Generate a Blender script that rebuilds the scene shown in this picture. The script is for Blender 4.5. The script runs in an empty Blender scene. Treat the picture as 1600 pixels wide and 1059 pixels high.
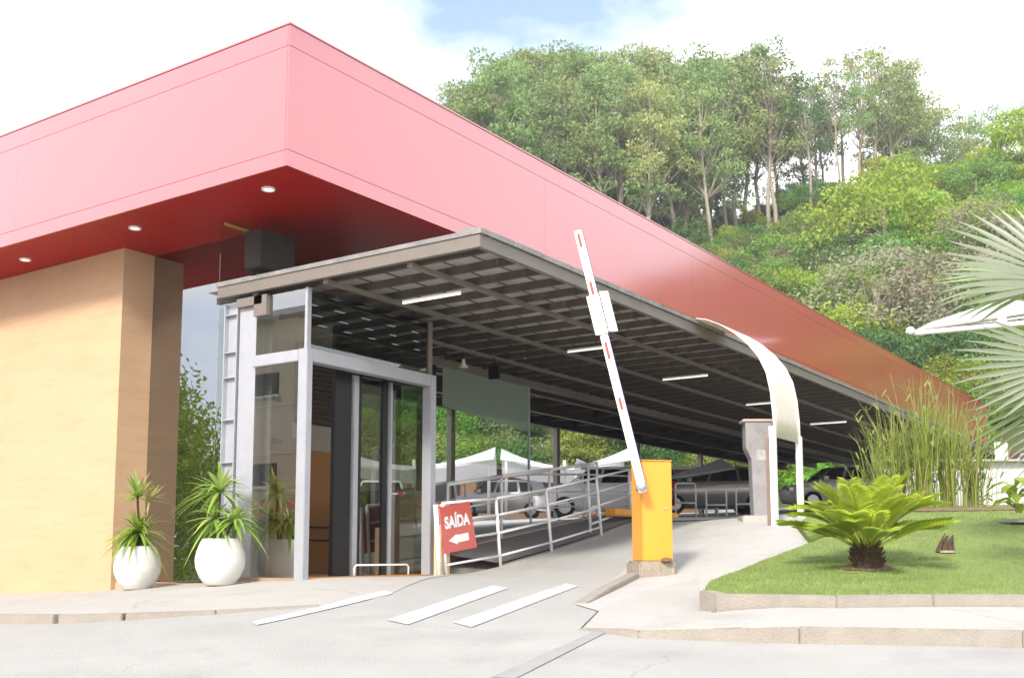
import bpy, bmesh, math, random
import numpy as np
from mathutils import Vector, Matrix, noise
random.seed(7); R = math.radians
scene = bpy.context.scene
COL = scene.collection
# ------------------------------------------------------------------ camera, sky, sun, exposure
# world axes: x runs along the long side of the roof (away), y along its short side (to the left), z up; z=0 is eye level
CAM = Vector((-7.513, -7.928, 0.0)); AZ = R(34.2)
SX = Vector((math.sin(AZ), -math.cos(AZ), 0)); SY = Vector((math.cos(AZ), math.sin(AZ), 0))   # street frame: right of view, along view
def street(X, Y, z=0.0): return CAM + SX*X + SY*Y + Vector((0, 0, z))
cd = bpy.data.cameras.new('camera'); cam = bpy.data.objects.new('camera', cd); COL.objects.link(cam)
cam.location = CAM; cam.rotation_euler = (R(90)+math.atan(185/1666), 0, math.atan2(SY.y, SY.x)-math.pi/2)
cd.sensor_width = 36; cd.lens = 1666/1600*36; cd.shift_y = 150.5/1600; cd.clip_end = 2000
scene.camera = cam
sun_dir = (SX*-0.38 + SY*-0.925).normalized()*math.cos(R(36)) + Vector((0, 0, math.sin(R(36))))   # towards the sun
world = bpy.data.worlds.new('World'); scene.world = world; world.use_nodes = True
nt = world.node_tree; N = nt.nodes; L = nt.links; N.clear()
wo = N.new('ShaderNodeOutputWorld'); bg = N.new('ShaderNodeBackground'); sky = N.new('ShaderNodeTexSky')
sky.sky_type = 'NISHITA'; sky.sun_disc = False; sky.sun_elevation = R(36); sky.sun_rotation = math.atan2(sun_dir.x, sun_dir.y)
sky.air_density = 1.0; sky.dust_density = 1.5
tc = N.new('ShaderNodeTexCoord'); mp = N.new('ShaderNodeMapping'); mp.inputs['Scale'].default_value = (1, 1, 1.9); mp.inputs['Location'].default_value = (3.3, 0.3, 0.35)
nz = N.new('ShaderNodeTexNoise'); nz.inputs['Scale'].default_value = 2.1; nz.inputs['Detail'].default_value = 9; nz.inputs['Roughness'].default_value = 0.55
rp = N.new('ShaderNodeValToRGB'); rp.color_ramp.elements[0].position = 0.385; rp.color_ramp.elements[1].position = 0.55
mx = N.new('ShaderNodeMix'); mx.data_type = 'RGBA'; mx.inputs[7].default_value = (7.0, 7.05, 7.3, 1)
mul = N.new('ShaderNodeMix'); mul.data_type = 'RGBA'; mul.blend_type = 'MULTIPLY'; mul.inputs[0].default_value = 1; mul.inputs[7].default_value = (1.35, 1.2, 1.25, 1)
L.new(tc.outputs['Generated'], mp.inputs[0]); L.new(mp.outputs[0], nz.inputs['Vector']); L.new(nz.outputs[0], rp.inputs[0])
L.new(sky.outputs[0], mul.inputs[6]); L.new(mul.outputs[2], mx.inputs[6]); L.new(rp.outputs[0], mx.inputs[0]); L.new(mx.outputs[2], bg.inputs[0])
bg.inputs[1].default_value = 0.145; L.new(bg.outputs[0], wo.inputs[0])
sl = bpy.data.lights.new('sun', 'SUN'); sl.energy = 2.4; sl.angle = R(10); sl.color = (1, 0.95, 0.86)
so = bpy.data.objects.new('sun', sl); COL.objects.link(so); so.rotation_euler = sun_dir.to_track_quat('Z', 'Y').to_euler()
scene.view_settings.view_transform = 'Standard'; scene.view_settings.look = 'None'; scene.view_settings.gamma = 1
scene.view_settings.exposure = 1.06
scene.render.engine = 'CYCLES'

# ------------------------------------------------------------------ materials
def mat(name, col, rough=0.6, metal=0.0, var=0.12, vs=3.0, bump=0.0, bs=40.0, coat=0.0, coat_ior=1.5, spec=0.5, trans=0.0, stretch=None, emit=None, rand=0.0, stain=None, crack=None):
    m = bpy.data.materials.new(name); m.use_nodes = True; t = m.node_tree; n = t.nodes; l = t.links
    p = n['Principled BSDF']; p.inputs['Roughness'].default_value = rough; p.inputs['Metallic'].default_value = metal
    p.inputs['Coat Weight'].default_value = coat; p.inputs['Coat IOR'].default_value = coat_ior; p.inputs['Coat Roughness'].default_value = 0.12
    p.inputs['Specular IOR Level'].default_value = spec
    c = n.new('ShaderNodeTexCoord'); mpg = n.new('ShaderNodeMapping'); l.new(c.outputs['Object'], mpg.inputs[0])
    if stretch: mpg.inputs['Scale'].default_value = stretch
    a = n.new('ShaderNodeTexNoise'); a.inputs['Scale'].default_value = vs; a.inputs['Detail'].default_value = 8; a.inputs['Roughness'].default_value = 0.65
    l.new(mpg.outputs[0], a.inputs['Vector'])
    hs = n.new('ShaderNodeHueSaturation'); hs.inputs['Color'].default_value = (*col, 1)
    mr = n.new('ShaderNodeMapRange'); mr.inputs[1].default_value = 0.25; mr.inputs[2].default_value = 0.75; mr.inputs[3].default_value = 1-var; mr.inputs[4].default_value = 1+var
    l.new(a.outputs[0], mr.inputs[0])
    val = mr.outputs[0]
    if rand:
        oi = n.new('ShaderNodeObjectInfo'); m2 = n.new('ShaderNodeMapRange'); m2.inputs[3].default_value = 1-rand; m2.inputs[4].default_value = 1+rand
        l.new(oi.outputs['Random'], m2.inputs[0]); mm = n.new('ShaderNodeMath'); mm.operation = 'MULTIPLY'; l.new(val, mm.inputs[0]); l.new(m2.outputs[0], mm.inputs[1]); val = mm.outputs[0]
        m3 = n.new('ShaderNodeMapRange'); m3.inputs[3].default_value = 0.5-0.07*rand/0.3; m3.inputs[4].default_value = 0.5+0.045*rand/0.3
        wn = n.new('ShaderNodeMath'); wn.operation = 'FRACT'; w2 = n.new('ShaderNodeMath'); w2.operation = 'MULTIPLY'; w2.inputs[1].default_value = 7.31
        l.new(oi.outputs['Random'], w2.inputs[0]); l.new(w2.outputs[0], wn.inputs[0]); l.new(wn.outputs[0], m3.inputs[0]); l.new(m3.outputs[0], hs.inputs['Hue'])
    l.new(val, hs.inputs['Value'])
    out = hs.outputs[0]
    if stain:
        b = n.new('ShaderNodeTexNoise'); b.inputs['Scale'].default_value = stain[1]; b.inputs['Detail'].default_value = 10; b.inputs['Roughness'].default_value = 0.7
        l.new(mpg.outputs[0], b.inputs['Vector']); r2 = n.new('ShaderNodeMapRange'); r2.inputs[1].default_value = stain[2]; r2.inputs[2].default_value = stain[2]+0.18; r2.inputs[4].default_value = stain[3]
        l.new(b.outputs[0], r2.inputs[0]); mxx = n.new('ShaderNodeMix'); mxx.data_type = 'RGBA'; mxx.inputs[7].default_value = (*stain[0], 1)
        l.new(out, mxx.inputs[6]); l.new(r2.outputs[0], mxx.inputs[0]); out = mxx.outputs[2]
    if crack:
        vo = n.new('ShaderNodeTexVoronoi'); vo.feature = 'DISTANCE_TO_EDGE'; vo.inputs['Scale'].default_value = crack[0]
        wn_ = n.new('ShaderNodeTexNoise'); wn_.inputs['Scale'].default_value = 3; wn_.inputs['Detail'].default_value = 6; va = n.new('ShaderNodeVectorMath'); va.operation = 'SCALE'; va.inputs['Scale'].default_value = 0.35; vb = n.new('ShaderNodeVectorMath'); vb.operation = 'ADD'
        l.new(mpg.outputs[0], wn_.inputs['Vector']); l.new(wn_.outputs['Color'], va.inputs[0]); l.new(va.outputs[0], vb.inputs[0]); l.new(mpg.outputs[0], vb.inputs[1]); l.new(vb.outputs[0], vo.inputs['Vector'])
        r3 = n.new('ShaderNodeMapRange'); r3.inputs[1].default_value = 0.0; r3.inputs[2].default_value = crack[1]; r3.inputs[3].default_value = crack[2]; r3.inputs[4].default_value = 0; l.new(vo.outputs[0], r3.inputs[0])
        nm2 = n.new('ShaderNodeTexNoise'); nm2.inputs['Scale'].default_value = 0.7; l.new(mpg.outputs[0], nm2.inputs['Vector']); r4 = n.new('ShaderNodeMapRange'); r4.inputs[1].default_value = 0.5; r4.inputs[2].default_value = 0.62; l.new(nm2.outputs[0], r4.inputs[0])
        mu = n.new('ShaderNodeMath'); mu.operation = 'MULTIPLY'; l.new(r3.outputs[0], mu.inputs[0]); l.new(r4.outputs[0], mu.inputs[1])
        mc = n.new('ShaderNodeMix'); mc.data_type = 'RGBA'; mc.inputs[7].default_value = (0.12, 0.11, 0.09, 1); l.new(out, mc.inputs[6]); l.new(mu.outputs[0], mc.inputs[0]); out = mc.outputs[2]
    l.new(out, p.inputs['Base Color'])
    if bump:
        b2 = n.new('ShaderNodeTexNoise'); b2.inputs['Scale'].default_value = bs; b2.inputs['Detail'].default_value = 6; l.new(mpg.outputs[0], b2.inputs['Vector'])
        bp = n.new('ShaderNodeBump'); bp.inputs['Strength'].default_value = bump; bp.inputs['Distance'].default_value = 0.02; l.new(b2.outputs[0], bp.inputs['Height']); l.new(bp.outputs[0], p.inputs['Normal'])
    if trans:
        tr = n.new('ShaderNodeBsdfTranslucent'); l.new(out, tr.inputs[0]); ms = n.new('ShaderNodeMixShader'); ms.inputs[0].default_value = trans
        l.new(p.outputs[0], ms.inputs[1]); l.new(tr.outputs[0], ms.inputs[2]); l.new(ms.outputs[0], n['Material Output'].inputs[0])
    if emit: p.inputs['Emission Color'].default_value = (*emit[:3], 1); p.inputs['Emission Strength'].default_value = emit[3]
    return m
def reflection_tint(name, col, t):  # half-clear coloured layer standing in for a reflection on glass
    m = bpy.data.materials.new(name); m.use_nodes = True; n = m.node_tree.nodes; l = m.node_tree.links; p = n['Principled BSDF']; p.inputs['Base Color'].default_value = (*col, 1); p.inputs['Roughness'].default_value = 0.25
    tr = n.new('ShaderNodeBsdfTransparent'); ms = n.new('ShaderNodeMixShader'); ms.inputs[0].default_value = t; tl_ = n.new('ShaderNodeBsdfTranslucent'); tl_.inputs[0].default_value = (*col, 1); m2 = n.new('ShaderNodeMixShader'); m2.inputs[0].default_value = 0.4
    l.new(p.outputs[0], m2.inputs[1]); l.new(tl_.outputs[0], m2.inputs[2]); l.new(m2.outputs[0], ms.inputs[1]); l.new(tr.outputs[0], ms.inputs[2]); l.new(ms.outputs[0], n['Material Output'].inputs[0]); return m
def glass(name, tint, refl, rough=0.0, col=(0.85, 0.92, 0.9)):
    m = bpy.data.materials.new(name); m.use_nodes = True; n = m.node_tree.nodes; l = m.node_tree.links; n.remove(n['Principled BSDF'])
    t = n.new('ShaderNodeBsdfTransparent'); t.inputs[0].default_value = (*tint, 1); g = n.new('ShaderNodeBsdfGlossy'); g.inputs[0].default_value = (*col, 1); g.inputs['Roughness'].default_value = rough
    f = n.new('ShaderNodeFresnel'); f.inputs[0].default_value = 1.5; mr = n.new('ShaderNodeMapRange'); mr.inputs[3].default_value = refl; mr.inputs[4].default_value = 1.0
    ms = n.new('ShaderNodeMixShader'); l.new(f.outputs[0], mr.inputs[0]); ge = n.new('ShaderNodeNewGeometry'); iv = n.new('ShaderNodeMath'); iv.operation = 'SUBTRACT'; iv.inputs[0].default_value = 1; l.new(ge.outputs['Backfacing'], iv.inputs[1]); fm_ = n.new('ShaderNodeMath'); fm_.operation = 'MULTIPLY'; l.new(mr.outputs[0], fm_.inputs[0]); l.new(iv.outputs[0], fm_.inputs[1]); l.new(fm_.outputs[0], ms.inputs[0]); l.new(t.outputs[0], ms.inputs[1]); l.new(g.outputs[0], ms.inputs[2]); l.new(ms.outputs[0], n['Material Output'].inputs[0])
    return m
M = dict(reflection_tint=reflection_tint('painted_reflection', (0.45, 0.54, 0.47), 0.5),
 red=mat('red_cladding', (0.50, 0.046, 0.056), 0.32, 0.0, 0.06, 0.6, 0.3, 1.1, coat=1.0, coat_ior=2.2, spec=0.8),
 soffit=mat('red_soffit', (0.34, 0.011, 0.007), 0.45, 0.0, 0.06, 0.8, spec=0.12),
 beige=mat('beige_wall', (0.55, 0.365, 0.215), 0.75, 0, 0.07, 1.6, 0.15, 30, stretch=(0.5, 0.5, 3.0), stain=((0.44, 0.26, 0.15), 2.2, 0.5, 0.35)),
 steel=mat('grey_steel_paint', (0.42, 0.43, 0.46), 0.4, 0.3, 0.08, 5),
 brownsteel=mat('brown_grey_steel', (0.20, 0.175, 0.15), 0.5, 0.2, 0.15, 3, stain=((0.20, 0.10, 0.05), 3, 0.55, 0.5)),
 joist=mat('joist_steel', (0.095, 0.075, 0.060), 0.5, 0.2, 0.2, 2.5),
 sheet=mat('grey_roof_sheet', (0.42, 0.41, 0.385), 0.5, 0.0, 0.15, 2, trans=0.5, stain=((0.2, 0.18, 0.15), 2.5, 0.55, 0.5)),
 flash=mat('weathered_flashing', (0.28, 0.27, 0.25), 0.5, 0.4, 0.25, 4, stain=((0.1, 0.09, 0.08), 5, 0.52, 0.6)),
 dark=mat('black_frame', (0.012, 0.012, 0.013), 0.35, 0.2, 0.1),
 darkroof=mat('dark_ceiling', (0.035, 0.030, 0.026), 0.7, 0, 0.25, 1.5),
 concrete=mat('concrete', (0.41, 0.395, 0.355), 0.85, 0, 0.09, 1.3, 0.35, 60, stain=((0.26, 0.245, 0.215), 1.1, 0.54, 0.5), crack=(0.55, 0.010, 0.35)),
 road=mat('pale_asphalt', (0.375, 0.37, 0.34), 0.85, 0, 0.10, 0.9, 0.5, 90, stain=((0.25, 0.25, 0.23), 0.8, 0.52, 0.5), crack=(0.3, 0.005, 0.3)),
 paver=mat('pale_pavers', (0.43, 0.42, 0.385), 0.85, 0, 0.08, 2.5, 0.5, 35, stain=((0.27, 0.255, 0.225), 1.6, 0.54, 0.5)),
 kerb=mat('kerb_concrete', (0.31, 0.28, 0.235), 0.9, 0, 0.12, 4, 0.5, 60, stain=((0.20, 0.17, 0.13), 3, 0.56, 0.5)),
 plinth=mat('mossy_plinth', (0.34, 0.29, 0.22), 0.9, 0, 0.3, 7, 0.8, 25, stain=((0.10, 0.09, 0.05), 6, 0.5, 0.75)),
 white=mat('white_paint', (0.84, 0.83, 0.80), 0.45, 0, 0.04, 4, stain=((0.55, 0.48, 0.40), 9, 0.62, 0.5)),
 roadwhite=mat('road_paint', (0.60, 0.60, 0.58), 0.85, 0, 0.05, 6, stain=((0.40, 0.395, 0.37), 7, 0.42, 0.85)),
 cream=mat('cream_sheet_metal', (0.70, 0.65, 0.55), 0.55, 0, 0.08, 2, stain=((0.45, 0.33, 0.2), 3, 0.6, 0.4)),
 pot=mat('glazed_white_pot', (0.66, 0.65, 0.61), 0.5, 0, 0.06, 3, 0.25, 14, stretch=(1, 1, 8), stain=((0.5, 0.47, 0.42), 6, 0.6, 0.4)),
 yellow=mat('yellow_paint', (0.80, 0.33, 0.03), 0.4, 0, 0.05, 4, coat=0.2, stain=((0.45, 0.2, 0.04), 4, 0.58, 0.4)),
 stripe=mat('red_reflective', (0.62, 0.05, 0.04), 0.4, 0, 0.05),
 signred=mat('sign_red', (0.62, 0.09, 0.07), 0.35, 0, 0.05, 2, coat=1.0, coat_ior=1.9),
 totem=mat('grey_totem_paint', (0.27, 0.26, 0.265), 0.6, 0, 0.15, 4, stain=((0.16, 0.14, 0.13), 5, 0.5, 0.5)),
 orange=mat('orange_panel', (0.50, 0.22, 0.06), 0.6, 0, 0.08, 1.4),
 brownwall=mat('brown_wall', (0.16, 0.085, 0.04), 0.7, 0, 0.2, 2),
 palewall=mat('pale_wall', (0.50, 0.45, 0.37), 0.8, 0, 0.07, 2),
 greywall=mat('grey_white_wall', (0.55, 0.56, 0.57), 0.8, 0, 0.06, 1.5, stain=((0.4, 0.4, 0.38), 2, 0.58, 0.4)),
 fabric=mat('white_fabric', (0.74, 0.74, 0.74), 0.8, 0, 0.05, 1.2, trans=0.25),
 carpath=mat('dark_tar', (0.19, 0.175, 0.17), 0.85, 0, 0.15, 2),
 pinkkerb=mat('pinkish_kerb', (0.50, 0.40, 0.35), 0.85, 0, 0.12, 3),
 tubeon=mat('fluorescent_tube', (0.8, 0.8, 0.75), 0.4, 0, 0, emit=(1, 0.95, 0.85, 0.5)),
 lampon=mat('lamp_lens', (0.8, 0.8, 0.75), 0.4, 0, 0, emit=(1, 0.9, 0.75, 1.6)),
 tyre=mat('tyre_rubber', (0.02, 0.02, 0.02), 0.8, 0, 0.1),
 rim=mat('alloy_rim', (0.4, 0.4, 0.42), 0.3, 0.8, 0.05),
 carglass=mat('dark_car_glass', (0.01, 0.012, 0.014), 0.06, 0, 0, coat=1.0),
 soil=mat('brown_soil', (0.20, 0.125, 0.075), 0.95, 0, 0.3, 6, 0.8, 30),
 trunk=mat('pale_bark', (0.30, 0.26, 0.20), 0.9, 0, 0.25, 5, 0.5, 20),
 darkbark=mat('dark_fibrous_bark', (0.085, 0.055, 0.032), 0.95, 0, 0.4, 14, 1.0, 40),
 lawn=mat('lawn_base', (0.20, 0.265, 0.07), 0.95, 0, 0.25, 2.2, 0.8, 120, stain=((0.26, 0.28, 0.09), 1.3, 0.52, 0.6)),
 blade=mat('grass_blades', (0.26, 0.35, 0.09), 0.6, 0, 0.3, 3, trans=0.35),
 hill=mat('hill_soil', (0.075, 0.085, 0.035), 0.95, 0, 0.35, 0.2),
 leafA=mat('leaf_mid_green', (0.175, 0.285, 0.05), 0.55, 0, 0.35, 0.9, trans=0.32, rand=0.34),
 leafB=mat('leaf_bright_green', (0.235, 0.38, 0.035), 0.55, 0, 0.3, 0.9, trans=0.35, rand=0.25),
 leafC=mat('leaf_dark_green', (0.10, 0.185, 0.042), 0.5, 0, 0.35, 0.9, trans=0.25, rand=0.25),
 leafD=mat('leaf_grey_brown', (0.29, 0.28, 0.17), 0.7, 0, 0.3, 0.9, trans=0.25, rand=0.2),
 leafE=mat('leaf_olive_ridge', (0.27, 0.36, 0.12), 0.6, 0, 0.3, 0.9, trans=0.35, rand=0.22),
 cycad=mat('cycad_leaflet', (0.45, 0.55, 0.045), 0.4, 0, 0.3, 2.5, trans=0.4),
 cycaddark=mat('cycad_leaflet_older', (0.32, 0.42, 0.04), 0.4, 0, 0.3, 2.5, trans=0.35),
 reedm=mat('reed_blade', (0.30, 0.38, 0.08), 0.5, 0, 0.35, 3, trans=0.4),
 reeddry=mat('reed_dry_stalk', (0.42, 0.33, 0.14), 0.7, 0, 0.25, 3, trans=0.25),
 fan=mat('silver_fan_leaf', (0.19, 0.225, 0.145), 0.42, 0, 0.12, 3, trans=0.15, spec=0.7),
 fang=mat('green_fan_leaf', (0.19, 0.26, 0.10), 0.42, 0, 0.15, 3, trans=0.3),
 strap=mat('strap_leaf', (0.24, 0.40, 0.05), 0.38, 0, 0.3, 6, trans=0.3, spec=0.7),
 strapl=mat('strap_leaf_pale', (0.42, 0.52, 0.16), 0.38, 0, 0.3, 6, trans=0.35, spec=0.7),
 glassr=glass('mirror_glass', (0.10, 0.09, 0.075), 0.44, col=(0.74, 0.75, 0.74)), glassm=glass('reflecting_glass', (0.75, 0.75, 0.7), 0.32, col=(0.95, 0.93, 0.88)), glassc=glass('clear_glass', (0.80, 0.86, 0.82), 0.10), glassg=glass('green_glass', (0.93, 0.96, 0.93), 0.06),
 glassd=glass('smoked_glass', (0.50, 0.52, 0.48), 0.12),
)
CARP = dict(white=mat('car_white', (0.85, 0.86, 0.88), 0.3, 0, 0.02, coat=1), silver=mat('car_silver', (0.42, 0.43, 0.45), 0.3, 0.5, 0.02, coat=1),
            wine=mat('car_wine', (0.22, 0.03, 0.045), 0.3, 0, 0.02, coat=1), black=mat('car_black', (0.03, 0.03, 0.035), 0.3, 0, 0.02, coat=1))

# ------------------------------------------------------------------ mesh helpers
class MB:
    def __init__(s): s.v = []; s.f = []; s.mi = []
    def add(s, vs, fs, k=0):
        b = len(s.v); s.v += [tuple(p) for p in vs]; s.f += [tuple(b+i for i in f) for f in fs]; s.mi += [k]*len(fs); return s
    def box(s, x0, x1, y0, y1, z0, z1, k=0, mtx=None):
        vs = [Vector((x, y, z)) for z in (z0, z1) for y in (y0, y1) for x in (x0, x1)]
        if mtx: vs = [mtx @ p for p in vs]
        return s.add(vs, [(0, 2, 3, 1), (4, 5, 7, 6), (0, 1, 5, 4), (2, 6, 7, 3), (0, 4, 6, 2), (1, 3, 7, 5)], k)
    def bar(s, a, b, w, h=None, k=0, up=Vector((0, 0, 1))):      # rectangular bar between two points
        a = Vector(a); b = Vector(b); h = h or w; d = (b-a).normalized(); sd = d.cross(up)
        if sd.length < 1e-4: sd = d.cross(Vector((0, 1, 0)))
        sd.normalize(); uu = sd.cross(d)
        vs = [p+sd*x*w/2+uu*y*h/2 for p in (a, b) for x, y in ((-1, -1), (1, -1), (1, 1), (-1, 1))]
        return s.add(vs, [(0, 1, 2, 3), (7, 6, 5, 4), (0, 4, 5, 1), (1, 5, 6, 2), (2, 6, 7, 3), (3, 7, 4, 0)], k)
    def tube(s, pts, r, n=8, k=0, r1=None, cap=True):
        pts = [Vector(p) for p in pts]; m = len(pts); vs = []; pr = None
        for i, p in enumerate(pts):
            d = (pts[min(i+1, m-1)]-pts[max(i-1, 0)]).normalized()
            if pr is None: pr = d.orthogonal().normalized()
            sd = (pr-d*pr.dot(d)).normalized(); pr = sd; q = d.cross(sd)
            rr = r if r1 is None else r+(r1-r)*i/(m-1)
            for j in range(n): a = 2*math.pi*j/n; vs.append(p+(sd*math.cos(a)+q*math.sin(a))*rr)
        fs = [(i*n+j, i*n+(j+1) % n, (i+1)*n+(j+1) % n, (i+1)*n+j) for i in range(m-1) for j in range(n)]
        if cap: fs += [tuple(range(n-1, -1, -1)), tuple((m-1)*n+j for j in range(n))]
        return s.add(vs, fs, k)
    def lathe(s, prof, n=32, c=(0, 0, 0), k=0):
        vs = [(c[0]+r*math.cos(2*math.pi*j/n), c[1]+r*math.sin(2*math.pi*j/n), c[2]+z) for r, z in prof for j in range(n)]
        fs = [(i*n+j, i*n+(j+1) % n, (i+1)*n+(j+1) % n, (i+1)*n+j) for i in range(len(prof)-1) for j in range(n)]
        return s.add(vs, fs, k)
    def prism(s, poly, z0, z1, k=0):                                 # poly of (x,y)
        n = len(poly); vs = [(x, y, z0) for x, y in poly]+[(x, y, z1) for x, y in poly]
        return s.add(vs, [tuple(range(n-1, -1, -1)), tuple(range(n, 2*n))]+[(i, (i+1) % n, n+(i+1) % n, n+i) for i in range(n)], k)
    def ribbon(s, pts, w, sd, k=0, fold=0.0, taper=None):            # leaf strip along pts, half-widths by taper
        m = len(pts); vs = []; fs = []
        for i, p in enumerate(pts):
            t = i/(m-1); ww = w*(taper(t) if taper else 1-t)
            d = (Vector(pts[min(i+1, m-1)])-Vector(pts[max(i-1, 0)])).normalized(); q = sd-d*sd.dot(d); q.normalize(); nrm = q.cross(d)
            vs += [p-q*ww+nrm*fold*ww, p, p+q*ww+nrm*fold*ww]
        for i in range(m-1): a = 3*i; fs += [(a, a+1, a+4, a+3), (a+1, a+2, a+5, a+4)]
        return s.add(vs, fs, k)
    def mesh(s, name, mats, smooth=False):
        me = bpy.data.meshes.new(name); me.from_pydata([tuple(p) for p in s.v], [], s.f)
        for m in (mats if isinstance(mats, (list, tuple)) else [mats]): me.materials.append(m)
        if any(s.mi): me.polygons.foreach_set('material_index', s.mi)
        if smooth: me.polygons.foreach_set('use_smooth', [True]*len(me.polygons))
        me.update(); return me
    def build(s, name, mats, parent=None, smooth=False, bev=0.0):
        me = s.mesh(name, mats, smooth)
        if bev:
            bm = bmesh.new(); bm.from_mesh(me); bmesh.ops.bevel(bm, geom=bm.edges[:], offset=bev, segments=2, affect='EDGES', clamp_overlap=True); bm.to_mesh(me); bm.free()
        return link(name, me, parent)
def link(name, me, parent=None, loc=(0, 0, 0)):
    o = bpy.data.objects.new(name, me); COL.objects.link(o); o.location = loc
    if parent:
        o.parent = parent
    return o
def tag(o, label=None, cat=None, group=None, kind=None):
    if label: o['label'] = label
    if cat: o['category'] = cat
    if group: o['group'] = group
    if kind: o['kind'] = kind
    return o
def thing(name, label, cat, loc=(0, 0, 0), rz=0, group=None):
    o = bpy.data.objects.new(name, None); COL.objects.link(o); o.location = loc; o.rotation_euler.z = rz; o.empty_display_size = 0.2
    return tag(o, label, cat, group)
def dup(root, loc, rz=0, sc=None, label=None, group=None):
    r = root.copy(); COL.objects.link(r); r.location = loc; r.rotation_euler = (0, 0, rz)
    if sc is not None: r.scale = sc if hasattr(sc, '__len__') else (sc, sc, sc)
    if label: r['label'] = label
    if group: r['group'] = group
    for ch in list(root.children):
        c = ch.copy(); COL.objects.link(c); c.parent = r
        for g in list(ch.children):
            d = g.copy(); COL.objects.link(d); d.parent = c
    return r
def mb(): return MB()
def part(name, m, parent, *boxes, bev=0.0):
    q = MB()
    for b in boxes: q.box(*b)
    return q.build(name, m, parent, bev=bev)

# ------------------------------------------------------------------ ground
CP = np.array([(0.94, 3.99, -0.53), (0.94, 6.49, -0.62), (1.42, 3.67, -0.46), (0.55, 2.9, -0.485), (0.5, 1.3, -0.4), (0.81, 0.46, -0.275), (3.1, 0.46, -0.265), (4.175, 0.2, -0.143), (5.45, 0.2, 0.045), (6.9, 0.2, 0.294), (2.7, -2.8, -0.222), (5.77, -3.03, 0.355), (6.3, -2.6, 0.47), (-3.956, -1.906, -0.719), (-2.28, -4.371, -0.719), (-0.604, -6.837, -0.719), (-0.584, -3.823, -0.553), (1.183, -6.572, -0.562), (1.084, -4.14, -0.436), (2.595, -6.362, -0.436), (-1.112, -0.444, -0.504), (-1.906, 1.613, -0.618), (-7.51, -7.93, -1.4), (8.344, 0.764, 0.568), (9.737, -1.286, 0.568), (15.352, 2.905, 0.848), (27.475, 4.637, 1.393), (21.051, 14.09, 1.071), (44.132, 22.824, 2.322), (3.129, -4.906, -0.174), (8.278, -4.476, 0.572), (8.884, -5.368, 0.581), (13.069, -2.631, 0.738), (14.42, -4.619, 0.87), (-12.0, 20.0, -1.2), (-12.0, 8.0, -1.3), (-20.0, -20.0, -3.0), (8.0, -20.0, -0.6), (25.0, -25.0, 1.0), (10.0, 14.0, 0.2)])
def _K(r2): return 0.5*r2*np.log(r2+1e-9)
_n = len(CP); _A = np.zeros((_n+3, _n+3)); _A[:_n, :_n] = _K(((CP[:, None, :2]-CP[None, :, :2])**2).sum(-1))+np.eye(_n)*0.02
_A[:_n, _n] = 1; _A[:_n, _n+1:] = CP[:, :2]; _A[_n:, :_n] = _A[:_n, _n:].T
_w = np.linalg.solve(_A, np.r_[CP[:, 2], 0, 0, 0])
def tps(u, v):
    r2 = (CP[:, 0]-u)**2+(CP[:, 1]-v)**2; return float((_K(r2)*_w[:_n]).sum()+_w[_n]+_w[_n+1]*u+_w[_n+2]*v)
def sstep(a, b, x): t = min(1, max(0, (x-a)/(b-a))); return t*t*(3-2*t)
def ground(u, v):
    dx, dy = u-CAM.x, v-CAM.y; X = dx*SX.x+dy*SX.y; Y = dx*SY.x+dy*SY.y; r = math.hypot(X, Y)
    near = min(2.4, max(-3.2, tps(u, v))) if r < 75 else 0
    far = 2.2 if Y > -X*0.4 else -3.0
    t = sstep(45, 75, r); b = near*(1-t)+far*t
    d = Y+0.5*max(0, X-14)-0.35*max(0, -X-6)
    if d > 53 and Y > -30:
        t = min(1, (d-53)/46); hh = 30.5*(t**0.85)+1.0*sstep(14, 50, X)*t-2.2*sstep(6, 26, X)*t
        hh *= 1-0.45*sstep(8, 50, -X); hh *= 1-0.42*sstep(48, 95, X)
        hh += noise.noise(Vector((X*0.06, Y*0.06, 3.3)))*2.4*min(1, t*3)
        b += hh
    return b
def line(a, b, step):
    n = max(1, int(round((b-a)/step))); return [a+(b-a)*i/n for i in range(n)]
STORE = (0.83, 4.25, 0.50, 7.9)
def base_ground(u, v):
    z = ground(u, v)
    if STORE[0] <= u <= STORE[1] and STORE[2] <= v <= STORE[3]: z = min(z, -0.34)
    return z
def sheet_grid(xs, ys, fn, off=0.0):
    q = MB(); nx = len(xs)
    q.v = [(x, y, fn(x, y)+off) for y in ys for x in xs]; q.f = [(j*nx+i, j*nx+i+1, (j+1)*nx+i+1, (j+1)*nx+i) for j in range(len(ys)-1) for i in range(nx-1)]; q.mi = [0]*len(q.f)
    return q
xs = line(-300, -60, 30)+line(-60, -12, 4)+line(-12, 0.83, 0.35)+line(0.83, 4.25, 0.342)+line(4.25, 14, 0.375)+line(14, 60, 2.5)+line(60, 150, 5)+line(150, 400, 40)+[400]
ys = line(-300, -100, 20)+line(-100, -40, 5)+line(-40, -10, 2)+line(-10, 0.5, 0.35)+line(0.5, 7.9, 0.37)+line(7.9, 20, 1.5)+line(20, 120, 5)+line(120, 400, 40)+[400]
g = sheet_grid(xs, ys, base_ground, -0.012); tag(g.build('ground', [M['concrete'], M['hill']], smooth=True), kind='structure')
gm = bpy.data.objects['ground'].data
for p in gm.polygons:
    c = p.center; dx, dy = c.x-CAM.x, c.y-CAM.y; X = dx*SX.x+dy*SX.y; Y = dx*SY.x+dy*SY.y
    if Y+0.5*max(0, X-14)-0.35*max(0, -X-6) > 50 or math.hypot(X, Y) > 70 or (c.x > 14 and c.y < -6): p.material_index = 1

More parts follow.
